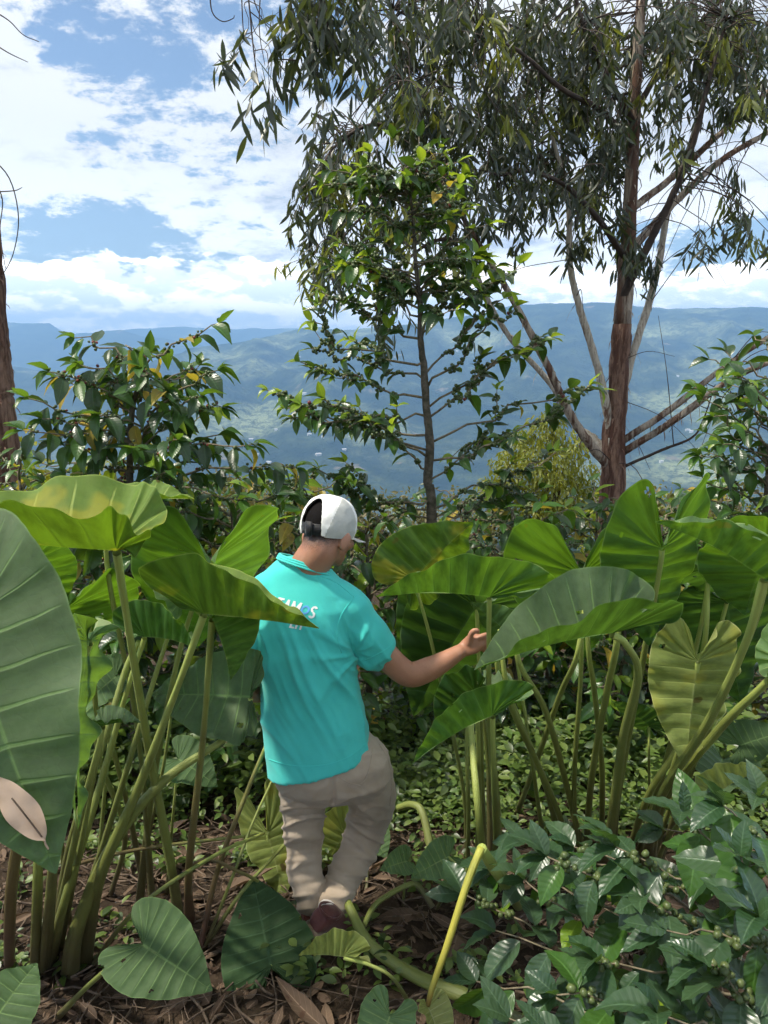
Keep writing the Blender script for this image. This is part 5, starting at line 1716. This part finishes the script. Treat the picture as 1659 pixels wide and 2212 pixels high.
    RL = [at(770, 1650, 2.41), at(795, 1720, 2.52), at(785, 1775, 2.58), at(758, 1860, 2.50), at(732, 1950, 2.40), at(722, 1985, 2.37)]
    add_limb(bm, LL, [.07, .062, .05, .045, .036, .036], 16)
    add_limb(bm, RL, [.075, .066, .055, .048, .036, .036], 16)
    body = remeshed(bm, 0.0055, 5, 0.5)
    HI = HM.inverted()
    ln = []
    for v in body.vertices:
        q = HI @ v.co
        d = -1.0
        if (q.length < 0.16 and q.z < 0.06):
            azm = abs(math.atan2(q.x, -(q.y + 0.005)))
            line = -0.098 + 0.070 * min(1, (azm / R(95)) ** 2)
            d = (q.z - line) / 0.055 if azm < R(96) and abs(q.x) < 0.080 else -1.0
        ln.append(max(-1.0, min(1.2, d)))
    a = body.attributes.new('len', 'FLOAT', 'POINT')
    a.data.foreach_set('value', ln)
    finish(body, 'body', skin, root)
    for sx in (-1, 1):
        b2 = bmesh.new()
        M4 = HM @ Matrix.Translation((0.031 * sx, 0.082, -0.014))
        add_ell(b2, M4, (0.011, 0.011, 0.009), 12)
        me = bpy.data.meshes.new('eye'); b2.to_mesh(me); b2.free()
        finish(me, 'eye', sockm, root)

    # ---------------- hair: close crop below the cap
    b2 = bmesh.new()
    N1, N2 = 72, 30
    vs = {}
    lens = []
    for j in range(N2 + 1):
        for i in range(N1 + 1):
            az = R(-142) + R(284) * i / N1            # 0 = straight back
            th = R(-48) + R(100) * j / N2             # latitude
            x = 0.0785 * math.sin(az) * math.cos(th)
            y = -0.005 - 0.0985 * math.cos(az) * math.cos(th)
            z = 0.010 + 0.0945 * math.sin(th)
            vs[(i, j)] = b2.verts.new(HM @ Vector((x, y, z)))
            hair_line = -0.020 + 0.010 * min(1, (abs(az) / R(100)) ** 2) + (0.03 if abs(az) > R(118) else 0)
            lens.append(max(-0.4, min(1.2, (z - hair_line) / 0.015)))
    for j in range(N2):
        for i in range(N1):
            b2.faces.new((vs[(i, j)], vs[(i + 1, j)], vs[(i + 1, j + 1)], vs[(i, j + 1)]))
    b2.normal_update()
    me = bpy.data.meshes.new('hair')
    b2.verts.index_update()
    b2.to_mesh(me); b2.free()
    a = me.attributes.new('len', 'FLOAT', 'POINT')
    a.data.foreach_set('value', lens)
    # keep only what grows: drop bare faces
    bm2 = bmesh.new(); bm2.from_mesh(me)
    lay = bm2.verts.layers.float.get('len')
    bmesh.ops.delete(bm2, geom=[f for f in bm2.faces if max(v[lay] for v in f.verts) < -0.25], context='FACES')
    bm2.to_mesh(me); bm2.free()
    finish(me, 'hair', hair_mat(0), root)

    # ---------------- cap
    cap_root = None
    rx, ry, rz = 0.0885, 0.1095, 0.100
    zc = 0.012
    def cap_pt(az, th, off=0.0):
        # squarish five-panel crown
        k = 1.0
        c = math.cos(th) ** 0.80
        return HM @ Vector(((rx + off) * math.sin(az) * c, -0.006 - (ry + off) * math.cos(az) * c, zc + (rz + off) * math.sin(th) ** 0.92 if th > 0 else zc + (rz + off) * math.sin(th)))
    NA, NTH = 200, 64
    th0 = R(-31)
    def rim(az):
        return R(-23) - R(8) * math.cos(az)
    def region(az, f):
        d = az
        while d > math.pi:
            d -= 2 * math.pi
        arch = abs(d) < R(30) and f < 0.64 * (1 - (abs(d) / R(30)) ** 3.0) and f >= -0.01
        if arch:
            return 'hole'
        for c in (R(78), -R(78)):
            if abs(d - c) < R(40) * (1 - f / 0.80) ** 0.6 if f < 0.80 else False:
                return 'mesh'
        return 'white'
    def shell(kind, off):
        b3 = bmesh.new()
        g = {}
        def vert(i, j):
            if (i % NA, j) not in g:
                az = 2 * math.pi * i / NA
                f = j / NTH
                t0 = rim(az)
                th = t0 + (R(90) - t0) * f
                p = cap_pt(az, min(th, R(89.9)), off)
                p += (p - HM @ Vector((0, 0, 0))).normalized() * 0.0022 * noise.noise(p * 38)
                g[(i % NA, j)] = b3.verts.new(p)
            return g[(i % NA, j)]
        for j in range(NTH):
            for i in range(NA):
                az = 2 * math.pi * (i + 0.5) / NA
                rg = region(az, (j + 0.5) / NTH)
                if rg == kind or (kind == 'white' and rg == 'mesh'):
                    b3.faces.new((vert(i, j), vert(i + 1, j), vert(i + 1, j + 1), vert(i, j + 1)))
        for _ in range(10 if kind == 'white' else 0):
            bmesh.ops.smooth_vert(b3, verts=[v for v in b3.verts if v.is_boundary], factor=0.5, use_axis_x=True, use_axis_y=True, use_axis_z=True)
        bmesh.ops.recalc_face_normals(b3, faces=b3.faces)
        if kind == 'white':
            bmesh.ops.solidify(b3, geom=b3.faces[:], thickness=0.0018)
        me = bpy.data.meshes.new('cap')
        b3.to_mesh(me); b3.free()
        return me
    cap = finish(shell('white', 0.0), 'cap', white, root)
    cap['label'] = 'white five-panel cap'
    b4 = shell('mesh', 0.0012)
    finish(b4, 'mesh_panel', meshm, cap)
    # brim
    b5 = bmesh.new()
    rows = []
    for j in range(9):
        f = j / 8
        row = []
        for i in range(25):
            u = i / 24 * 2 - 1
            az = math.pi + u * R(68)
            p0 = Vector((rx * math.sin(az), -0.006 - ry * math.cos(az), 0))
            ext = 0.098 * math.cos(u * R(80)) ** 0.6 * f
            z = zc - 0.026 - 0.006 * f - 0.008 * u * u + 0.004 * (1 - u * u)
            row.append(b5.verts.new(HM @ Vector((p0.x * 0.99, p0.y * 0.97 + ext, z))))
        rows.append(row)
    for a, b in zip(rows[:-1], rows[1:]):
        for i in range(24):
            b5.faces.new((a[i], a[i + 1], b[i + 1], b[i]))
    bmesh.ops.solidify(b5, geom=b5.faces[:], thickness=0.003)
    bmesh.ops.recalc_face_normals(b5, faces=b5.faces)
    me = bpy.data.meshes.new('brim'); b5.to_mesh(me); b5.free()
    finish(me, 'brim', white, cap)
    # strap across the opening, with a buckle
    b6 = bmesh.new()
    def strip(az0, az1, f0, f1, off, n=14):
        rr = []
        for j in range(2):
            row = []
            for i in range(n + 1):
                az = az0 + (az1 - az0) * i / n
                t0 = rim(az)
                th = t0 + (R(90) - t0) * (f0 if j == 0 else f1)
                row.append(b6.verts.new(cap_pt(az, th, off)))
            rr.append(row)
        for i in range(n):
            b6.faces.new((rr[0][i], rr[0][i + 1], rr[1][i + 1], rr[1][i]))
    strip(R(-30), R(30), 0.01, 0.20, -0.003)
    strip(R(-9), R(9), -0.005, 0.225, 0.003, 4)
    bmesh.ops.recalc_face_normals(b6, faces=b6.faces)
    bmesh.ops.solidify(b6, geom=b6.faces[:], thickness=0.002)
    me = bpy.data.meshes.new('strap'); b6.to_mesh(me); b6.free()
    finish(me, 'strap', black, cap)

    # ---------------- t-shirt
    bm = bmesh.new()
    S = lambda px, py, hwpx, dp, Y=2.40, til=0.0, tw=0.0: (at(px, py, Y), (at(px + hwpx, py + til, Y + tw) - at(px, py, Y)), Vector((0.0, dp, 0)))
    add_ring_loft(bm, [S(690, 1640, 113, .150, 2.405, -26), S(686, 1610, 111, .146, 2.405, -18), S(678, 1560, 107, .138, 2.40, -8), S(668, 1490, 104, .130, 2.40, -3), S(658, 1410, 103, .130, 2.40), S(652, 1345, 105, .128, 2.405, 2), S(651, 1300, 106, .118, 2.41, 6), S(651, 1268, 98, .098, 2.415, 8), S(653, 1243, 82, .084, 2.42, 9), S(657, 1224, 64, .078, 2.425, 11), S(660, 1216, 52, .072, 2.428, 12)], 40, ex=2.35)
    add_limb(bm, [at(655, 1268, 2.42), at(700, 1282, 2.42), at(745, 1310, 2.42), at(782, 1358, 2.43), at(818, 1408, 2.445)], [.06, .072, .080, .078, .076], 22)
    add_limb(bm, [at(650, 1262, 2.42), at(602, 1266, 2.41), at(570, 1290, 2.40), at(550, 1340, 2.39), at(538, 1390, 2.375)], [.06, .066, .074, .072, .070], 22)
    me = remeshed(bm, 0.0065, 8, 0.5)
    ax_r, ay_r = 770, 1400
    def fold_fn(co, nn):
        px, py = proj(co)
        x, y = px / 100.0, py / 100.0
        back = 1.0
        d = 0.0
        # long diagonal folds down the back
        wv = 0.9 * noise.noise(Vector((x * 0.5, y * 0.5, 1.0)))
        u = (x * 0.90 - y * 0.42) + wv * 0.35
        v = (x * 0.42 + y * 0.90)
        r1 = 1 - abs(noise.noise(Vector((u * 2.1, v * 0.28, 3.7)))) * 2.2
        amt = min(1, max(0, (py - 1300) / 120.0)) * min(1, max(0.25, (1680 - py) / 150))
        d += 0.015 * max(0, r1) ** 3 * amt
        r2 = 1 - abs(noise.noise(Vector((u * 4.6 + 9, v * 0.55, 7.7)))) * 2.2
        d += 0.0042 * max(0, r2) ** 2 * amt
        # folds fanning from the right armpit
        dx, dy = px - 770, py - 1410
        rr = math.hypot(dx, dy)
        an = math.atan2(dy, dx)
        if rr < 230:
            f = max(0, 1 - rr / 230.0) * min(1, rr / 30.0)
            d += 0.008 * f * (1 if px < 785 else max(0, 1 - (px - 785) / 25.0)) * max(0, math.sin(an * 9 + 1.5 * noise.noise(Vector((x, y, 2))))) ** 2
        # gathers at the right flank
        if px > 715 and 1420 < py < 1620:
            f = min(1, (px - 715) / 45.0)
            d += 0.008 * f * (max(0, 1 - abs(noise.noise(Vector((x * 0.7, (y - x * 0.5) * 2.6, 5)))) * 2.4)) ** 2
        # sleeve creases
        if px > 745 and py < 1440:
            s = (px - 745) * 0.6 + (py - 1300) * 0.8
            d += 0.0022 * math.sin(s / 13.0 + 2 * noise.noise(Vector((x, y, 8)))) * min(1, (px - 745) / 40)
        d += 0.0025 * noise.noise(Vector((x * 2, y * 2, 4)))
        return d - 0.002
    displace(me, fold_fn)
    shirt = finish(me, 'shirt', teal, root)
    shirt['label'] = 'teal short-sleeved t-shirt with white lettering on the back'
    # collar rib, sleeve hem and bottom hem as raised bands
    bb = world_loc(root)
    def band(pts, r, name='hem_band', flat=1.0, closed=False):
        mb = MB()
        mb.tube(spline(pts, 6), r, 8)
        return mb.build(name, teal, shirt)
    bvh = BVHTree.FromPolygons([v.co + bb for v in shirt.data.vertices], [p.vertices for p in shirt.data.polygons])
    def on_shirt(px, py, off=0.0015):
        d = ray(px, py).normalized()
        loc, nor, idx, dist = bvh.ray_cast(Vector((0, 0, CAMZ)), d)
        if loc is None:
            return None, None
        if nor.dot(d) > 0:
            nor = -nor
        return loc + nor * off, nor
    # collar: rib band that follows the neck opening of the cloth
    ctr = at(660, 1220, 2.43)
    for k, (lift, rr) in enumerate(((0.0075, .0048), (0.0, .0050), (-0.0075, .0042))):
        path = []
        for i in range(33):
            a = 2 * math.pi * i / 32
            u = at(660 + 58, 1220 + 18, 2.428) - at(660, 1220, 2.428)
            p = ctr + u * (math.cos(a) * (1.0 - lift * 6)) + Vector((0, 0.084, -0.020)) * (math.sin(a) * (1.0 - lift * 6))
            path.append(p + Vector((0, 0, lift + 0.002)))
        mb = MB()
        mb.tube(path, rr, 8, cap=False)
        mb.build('collar', teal, shirt)
    def seam(pix, r, off=0.0005):
        P = [on_shirt(x, y, off)[0] for x, y in pix]
        P = [p for p in P if p is not None]
        if len(P) > 3:
            mb = MB()
            mb.tube(P, r, 6)
            mb.build('seam', teal, shirt)
    def dens(pl, n=10):
        return [(p.x, p.y) for p in spline([Vector((x, y, 0)) for x, y in pl], n)]
    seam(dens([(764, 1292), (742, 1320), (730, 1350), (729, 1380), (738, 1410)]), .0012)
    seam(dens([(855, 1385), (836, 1402), (810, 1416), (785, 1428)]), .0014)
    seam(dens([(580, 1640), (620, 1652), (670, 1655), (720, 1648), (765, 1628), (796, 1600)]), .0013)
    seam(dens([(615, 1222), (650, 1232), (690, 1244), (725, 1258), (765, 1290)]), .0011)

    # lettering on the back
    ltm = cloth_mat('print_white', (0.82, 0.84, 0.84), (0.78, 0.80, 0.80), 500, 0.1, 0.7)
    blm = cloth_mat('print_blue', (0.13, 0.40, 0.85), (0.15, 0.43, 0.88), 500, 0.1, 0.7)
    def letter(polys, ox, oy, sc, ang, mat):
        """polys in letter units (x right, y up), pixel placement on the cloth"""
        b7 = bmesh.new()
        for poly in polys:
            vs = [b7.verts.new((x, y, 0)) for x, y in poly]
            b7.faces.new(vs)
        bmesh.ops.triangulate(b7, faces=b7.faces[:])
        bmesh.ops.subdivide_edges(b7, edges=b7.edges[:], cuts=2, use_grid_fill=True)
        ca, sa = math.cos(ang), math.sin(ang)
        for v in b7.verts:
            x, y = v.co.x + 0.18 * v.co.y, v.co.y
            px = ox + (x * ca - y * sa * -1 * 1) * sc if False else ox + (x * ca + y * sa) * sc
            py = oy + (x * sa - y * ca) * sc
            p, n = on_shirt(px, py, 0.0016)
            if p is None:
                p = at(px, py, 2.28)
            v.co = p
        bmesh.ops.recalc_face_normals(b7, faces=b7.faces[:])
        me = bpy.data.meshes.new('letter'); b7.to_mesh(me); b7.free()
        finish(me, 'letter', mat, shirt)
    def arc(cx, cy, rx_, ry_, a0, a1, wd, n=14):
        out = []
        for k in range(n):
            a = R(a0 + (a1 - a0) * k / n); b_ = R(a0 + (a1 - a0) * (k + 1) / n)
            out.append([(cx + rx_ * math.cos(a), cy + ry_ * math.sin(a)), (cx + rx_ * math.cos(b_), cy + ry_ * math.sin(b_)),
                        (cx + (rx_ - wd) * math.cos(b_), cy + (ry_ - wd) * math.sin(b_)), (cx + (rx_ - wd) * math.cos(a), cy + (ry_ - wd) * math.sin(a))])
        return out
    bx = lambda x0, y0, x1, y1: [(x0, y0), (x1, y0), (x1, y1), (x0, y1)]
    w = 0.17
    GL = {'S': arc(.25, .73, .25, .27, 25, 270, w) + arc(.25, .27, .25, .27, -155, 90, w) ,
          'O': arc(.33, .46, .33, .36, 0, 360, .14, 22),
          'M': [bx(0, 0, w, 1), bx(.55, 0, .55 + w, 1), [(w, 1), (w, .62), (.36, .12), (.36, .5)], [(.36, .5), (.36, .12), (.55, .62), (.55, 1)]],
          'A': [[(0, 0), (.16, 0), (.30, 1), (.20, 1)], [(.20, 1), (.36, 1), (.56, 0), (.40, 0)], bx(.14, .2, .42, .34)],
          'T': [bx(0, .85, .5, 1), bx(.165, 0, .335, .85)],
          'E': [bx(0, 0, w, 1), bx(w, .85, .42, 1), bx(w, .43, .38, .57), bx(w, 0, .42, .15)],
          'H': [bx(0, 0, w, 1), bx(.38, 0, .38 + w, 1), bx(w, .42, .38, .57)],
          'L': [bx(0, 0, w, 1), bx(w, 0, .4, .15)]}
    # centre of lettering: line runs down to the right
    sc, ang = 28.0, R(14.0)
    ox, oy = 663.5, 1334.0
    # walk leftwards from the S
    for ch, adv, m in [('S', 0.0, ltm), ('O', 0.66, blm), ('M', 0.80, ltm), ('A', 0.60, ltm), ('T', 0.54, ltm), ('S', 0.58, ltm), ('E', 0.52, ltm)]:
        ox -= adv * sc * math.cos(ang) * 1.03
        oy -= adv * sc * math.sin(ang) * 1.03
        letter(GL[ch], ox, oy - (2 if ch == 'O' else 0), sc, ang, m)
    letter(GL['H'], 636, 1358, 26.0, R(10), ltm)
    letter(GL['L'], 624, 1356, 26.0, R(10), ltm)

    # ---------------- trousers
    bm = bmesh.new()
    P_ = lambda px, py, hwpx, dp, Y=2.41, til=0.0: (at(px, py, Y), at(px + hwpx, py + til, Y) - at(px, py, Y), Vector((0, dp, 0)))
    add_ring_loft(bm, [P_(690, 1580, 96, .118), P_(700, 1610, 110, .130, 2.41, -10), P_(712, 1645, 126, .140, 2.41, -14), P_(722, 1680, 128, .135, 2.415, -10), P_(720, 1712, 98, .09, 2.42)], 36, ex=2.2)
    add_limb(bm, [at(648, 1650, 2.41), at(655, 1700, 2.415), at(656, 1760, 2.43), at(656, 1815, 2.435), at(659, 1870, 2.42), at(667, 1920, 2.40), at(676, 1965, 2.39)], [.094, .092, .079, .068, .064, .060, .052], 22)
    add_limb(bm, [at(775, 1640, 2.41), at(792, 1690, 2.47), at(802, 1735, 2.53), at(792, 1785, 2.56), at(772, 1840, 2.52), at(744, 1895, 2.45), at(724, 1942, 2.38), at(717, 1958, 2.36)], [.108, .104, .092, .081, .073, .066, .060, .056], 22)
    me = remeshed(bm, 0.0065, 6, 0.5)
    def pant_fn(co, nn):
        px, py = proj(co)
        x, y = px / 100.0, py / 100.0
        d = 0.0
        left = px < 716 - max(0, (py - 1800)) * 0.12
        k = min(1, max(0, (py - 1700) / 70.0))
        # rings of slack, deeper behind knee and at the ankle
        y2 = y + 0.22 * noise.noise(Vector((x * 1.3, y * 0.4, 2))) + (0.18 if left else -0.25) * (x - (6.6 if left else 7.7))
        r = 1 - abs(noise.noise(Vector((x * 0.8, y2 * 2.7, 6 if left else 12)))) * 2.3
        d += (0.0095 * k + 0.0015) * max(0, r) ** 3
        r = 1 - abs(noise.noise(Vector((x * 1.0, y2 * 7.5, 16 if left else 22)))) * 2.3
        d += 0.0035 * k * max(0, r) ** 2
        # seat creases running from hip to crotch
        if py < 1760:
            s = noise.noise(Vector(((x * 0.5 + y) * 2.2, (y * 0.4 - x) * 0.5, 9)))
            d += 0.006 * max(0, 1 - abs(s) * 2.4) ** 2
        # seam down the seat
        if 1650 < py < 1735:
            d -= 0.010 * math.exp(-((px - 716 - (py - 1650) * 0.05) / 5.0) ** 2)
        d += 0.002 * noise.noise(Vector((x * 3, y * 3, 4)))
        return d - 0.003
    displace(me, pant_fn)
    pants = finish(me, 'trousers', khaki, root)
    pv = BVHTree.FromPolygons([v.co + bb for v in pants.data.vertices], [p.vertices for p in pants.data.polygons])
    def pseam(pl, r):
        P = []
        for x, y in dens(pl, 8):
            d = ray(x, y).normalized()
            loc, nor, idx, dist = pv.ray_cast(Vector((0, 0, CAMZ)), d)
            if loc is not None:
                P.append(loc - d * 0.0005)
        if len(P) > 3:
            mb = MB()
            mb.tube(P, r, 6)
            mb.build('seam', khaki, pants)
    pseam([(805, 1612), (800, 1650), (790, 1680), (778, 1697)], .0014)
    pseam([(728, 1676), (752, 1690), (778, 1697)], .0014)
    pseam([(818, 1605), (838, 1640), (846, 1690), (842, 1740)], .0014)

    # ---------------- shoes and socks
    def shoe(heel, toe, up, sock_top, name='shoe'):
        heel, toe = Vector(heel), Vector(toe)
        f = (toe - heel).normalized()
        up = (Vector(up) - f * Vector(up).dot(f)).normalized()
        s = f.cross(up)
        L = (toe - heel).length
        b8 = bmesh.new()
        rings = []
        for k, (q, hw, h) in enumerate([(-.02, .024, .060), (.0, .034, .078), (.10, .037, .088), (.25, .036, .086), (.42, .038, .066), (.60, .045, .050), (.78, .047, .040), (.92, .038, .032), (1.0, .018, .022)]):
            c = heel + f * L * q + up * (0.018 + h / 2)
            rings.append((c, s * hw, up * h / 2))
        add_ring_loft(b8, rings, 20, ex=2.8)
        me = remeshed(b8, 0.005, 4, 0.5)
        sh = finish(me, name, leather, root)
        b9 = bmesh.new()
        rings = []
        for q, hw in [(-.035, .020), (-.02, .030), (.0, .037), (.12, .040), (.40, .040), (.62, .048), (.80, .049), (.94, .038), (1.03, .016)]:
            c = heel + f * L * q + up * 0.012
            rings.append((c, s * hw, up * 0.015))
        add_ring_loft(b9, rings, 20, ex=5)
        me = bpy.data.meshes.new('sole'); bmesh.ops.recalc_face_normals(b9, faces=b9.faces[:]); b9.to_mesh(me); b9.free()
        finish(me, 'sole', sole, sh)
        for q in (0.02,):
            mb = MB()
            c = heel + f * L * 0.13 + up * 0.095
            ringp = [c + (s * math.cos(a) * .038 + f * math.sin(a) * .046) for a in [2 * math.pi * i / 20 for i in range(21)]]
            mb.tube(ringp, .005, 6, cap=False)
            mb.build('collar_edge', leather, sh)
        mb = MB()
        a0 = heel + f * L * 0.13 + up * 0.07
        mb.tube([a0, a0.lerp(Vector(sock_top), 0.5), Vector(sock_top)], [.034, .034, .036], 16)
        mb.build('sock', sockm, root)
    shoe(at(668, 2016, 2.24), at(776, 2002, 2.42), Vector((0.12, -0.25, 1)), at(708, 1958, 2.345))
    shoe(at(668, 2006, 2.33), at(690, 1940, 2.62), Vector((0, 0, 1)), at(677, 1965, 2.39))


build_person()

# ------------------------------------------------------------------ litter, twigs and herbs
def build_floor():
    rnd = random.Random(91)
    # loose dry leaves that can be told apart near the camera
    cache = {}
    for k in range(70):
        while True:
            x, y = rnd.uniform(-1.1, 1.1), rnd.uniform(1.75, 3.0)
            if not (0.45 < x < 1.2 and y < 2.1):
                break
        ti = rnd.randrange(4)
        mt = 'dead'
        if (ti, mt) not in cache:
            tv, tf, tu = DEAD_T[ti]
            o = mk('dry_leaf', tv, tf, M[mt], None, uv=tu)
            cache[(ti, mt)] = o.data
            bpy.data.objects.remove(o)
        o = bpy.data.objects.new('dry_leaf', cache[(ti, mt)])
        a = rnd.uniform(0, 6.28)
        d = np.array([[math.cos(a), math.sin(a), rnd.uniform(-.1, .3)]])
        nn = np.array([[rnd.gauss(0, .4), rnd.gauss(-.2, .4), 1.0]])
        Rm = frames(d, nn)[0]
        o.location = (x, y, gz(x, y) + 0.022)
        o.rotation_euler = Matrix(Rm.tolist()).to_euler()
        s = rnd.choice([rnd.uniform(0.06, 0.13), rnd.uniform(0.12, 0.24)])
        o.scale = (s, s, s)
        link(o)
        tag(o, 'dry brown leaf lying in the litter on the ground', 'leaf', 'dry leaves on the ground')
    # deep litter
    n = 8000
    P, D, Nn, S = [], [], [], []
    for k in range(n):
        x, y = rnd.uniform(-2.4, 2.6), 1.5 + 3.6 * rnd.random() ** 1.3
        P.append((x, y, gz(x, y) + rnd.uniform(0.0, 0.02)))
        a = rnd.uniform(0, 6.28)
        D.append((math.cos(a), math.sin(a), rnd.uniform(-.15, .25)))
        Nn.append((rnd.gauss(0, .5), rnd.gauss(0, .5), 1.0))
        S.append(0.02 + 0.09 * rnd.random() ** 2)
    VV, FF, UU, TT, off = [], [], [], [], 0
    P, D, Nn, S = map(lambda q: np.array(q, float), (P, D, Nn, S))
    for ti in range(4):
        idx = np.arange(ti, n, 4)
        tv, tf, tu = DEAD_T[ti]
        V, F = inst(tv, tf, frames(D[idx], Nn[idx]), P[idx], S[idx])
        VV.append(V); FF.append(F + off); off += len(V)
        UU.append(np.tile(tu, (len(idx), 1)))
        TT.append(np.repeat(np.array([rnd.random() for _ in idx]), len(tv)))
    o = mk('leaf_litter', np.concatenate(VV), np.concatenate(FF), M['dead'], None, uv=np.concatenate(UU), tint=np.concatenate(TT))
    tag(o, 'brown leaf litter covering the soil', kind='stuff')
    # twigs, roots and straw
    mb = MB()
    for k in range(900):
        x, y = rnd.uniform(-1.6, 1.6), rnd.uniform(1.6, 3.6)
        a = rnd.uniform(0, 6.28)
        l = rnd.uniform(0.05, 0.32)
        r = rnd.choice([.0012, .0016, .002, .003, .0045])
        pts = []
        for j in range(4):
            f = j / 3
            xx, yy = x + math.cos(a) * l * f, y + math.sin(a) * l * f
            pts.append(Vector((xx + rnd.gauss(0, .008), yy + rnd.gauss(0, .008), gz(xx, yy) + 0.015 + rnd.uniform(0, .02))))
        mb.tube(spline(pts, 2), r, 5)
    o = mb.build('twig_litter', M['twig'])
    tag(o, 'fine dry twigs and straw scattered over the soil', kind='stuff')
    # fibrous old rootstock at the foot of the left clump and by the shoe
    # herbs: low green cover in the gap between the clumps
    P, D, Nn, S, Mi = [], [], [], [], []
    for k in range(3600):
        if rnd.random() < 0.75:
            x, y = rnd.uniform(0.0, 2.4), rnd.uniform(2.95, 5.0)
        else:
            x, y = rnd.uniform(-2.2, 0.1), rnd.uniform(3.1, 5.0)
        dens_ = noise.noise(Vector((x * 1.6, y * 1.6, 3)))
        if dens_ < -0.15:
            continue
        h = rnd.uniform(0.05, 0.26) * (1.0 + 0.5 * dens_)
        z0 = gz(x, y)
        for j in range(rnd.randint(4, 10)):
            a = rnd.uniform(0, 6.28)
            f = rnd.uniform(0.3, 1.0)
            P.append((x + math.cos(a) * .02, y + math.sin(a) * .02, z0 + h * f))
            D.append((math.cos(a), math.sin(a), rnd.uniform(-.2, .5)))
            Nn.append((rnd.gauss(0, .3), rnd.gauss(-.2, .3), 1))
            S.append(rnd.uniform(0.02, 0.055))
    for k in range(1000):
        x, y = rnd.uniform(-2.4, 2.9), rnd.uniform(3.2, 4.1)
        h = rnd.uniform(0.20, 0.62) * (0.7 + 0.6 * noise.noise(Vector((x * 1.3, y * 1.3, 21))))
        z0 = gz(x, y)
        for j in range(rnd.randint(7, 13)):
            a = rnd.uniform(0, 6.28)
            f = rnd.uniform(0.25, 1.0)
            P.append((x + math.cos(a) * .05 * f, y + math.sin(a) * .05 * f, z0 + h * f))
            D.append((math.cos(a), math.sin(a), rnd.uniform(-.3, .5)))
            Nn.append((rnd.gauss(0, .3), rnd.gauss(-.2, .3), 1))
            S.append(rnd.uniform(0.035, 0.085))
    for k in range(700):
        x, y = rnd.uniform(-1.5, 0.5), rnd.uniform(2.1, 3.3)
        if noise.noise(Vector((x * 2.2, y * 2.2, 9))) < 0.0:
            continue
        h = rnd.uniform(0.02, 0.14)
        z0 = gz(x, y)
        for j in range(rnd.randint(3, 7)):
            a = rnd.uniform(0, 6.28)
            P.append((x + math.cos(a) * .015, y + math.sin(a) * .015, z0 + h * rnd.uniform(0.3, 1.0)))
            D.append((math.cos(a), math.sin(a), rnd.uniform(-.1, .6)))
            Nn.append((rnd.gauss(0, .3), rnd.gauss(-.2, .3), 1))
            S.append(rnd.uniform(0.02, 0.06))
    P, D, Nn, S = map(lambda q: np.array(q, float), (P, D, Nn, S))
    for nm, mt, sel, lab in (('ground_herbs', 'herb', lambda i: i % 3 != 0, 'light green weeds covering the ground between the plants'), ('ground_herbs', 'herb_d', lambda i: i % 3 == 0, 'darker creeping weeds under the stalks')):
        idx = np.array([i for i in range(len(P)) if sel(i)])
        tv, tf, tu = leaf_template(4, 2, 0.24, 0.3, 0.3, 0.4)
        V, F = inst(tv, tf, frames(D[idx], Nn[idx]), P[idx], S[idx])
        o = mk(nm, V, F, M[mt], None, uv=np.tile(tu, (len(idx), 1)), tint=np.repeat(np.array([rnd.random() for _ in idx]), len(tv)))
        tag(o, lab, kind='stuff')
    # a mossy post-like coffee stump behind the walker
    b = at(905, 1640, 4.1); b.z = gz(b.x, b.y)


build_floor()
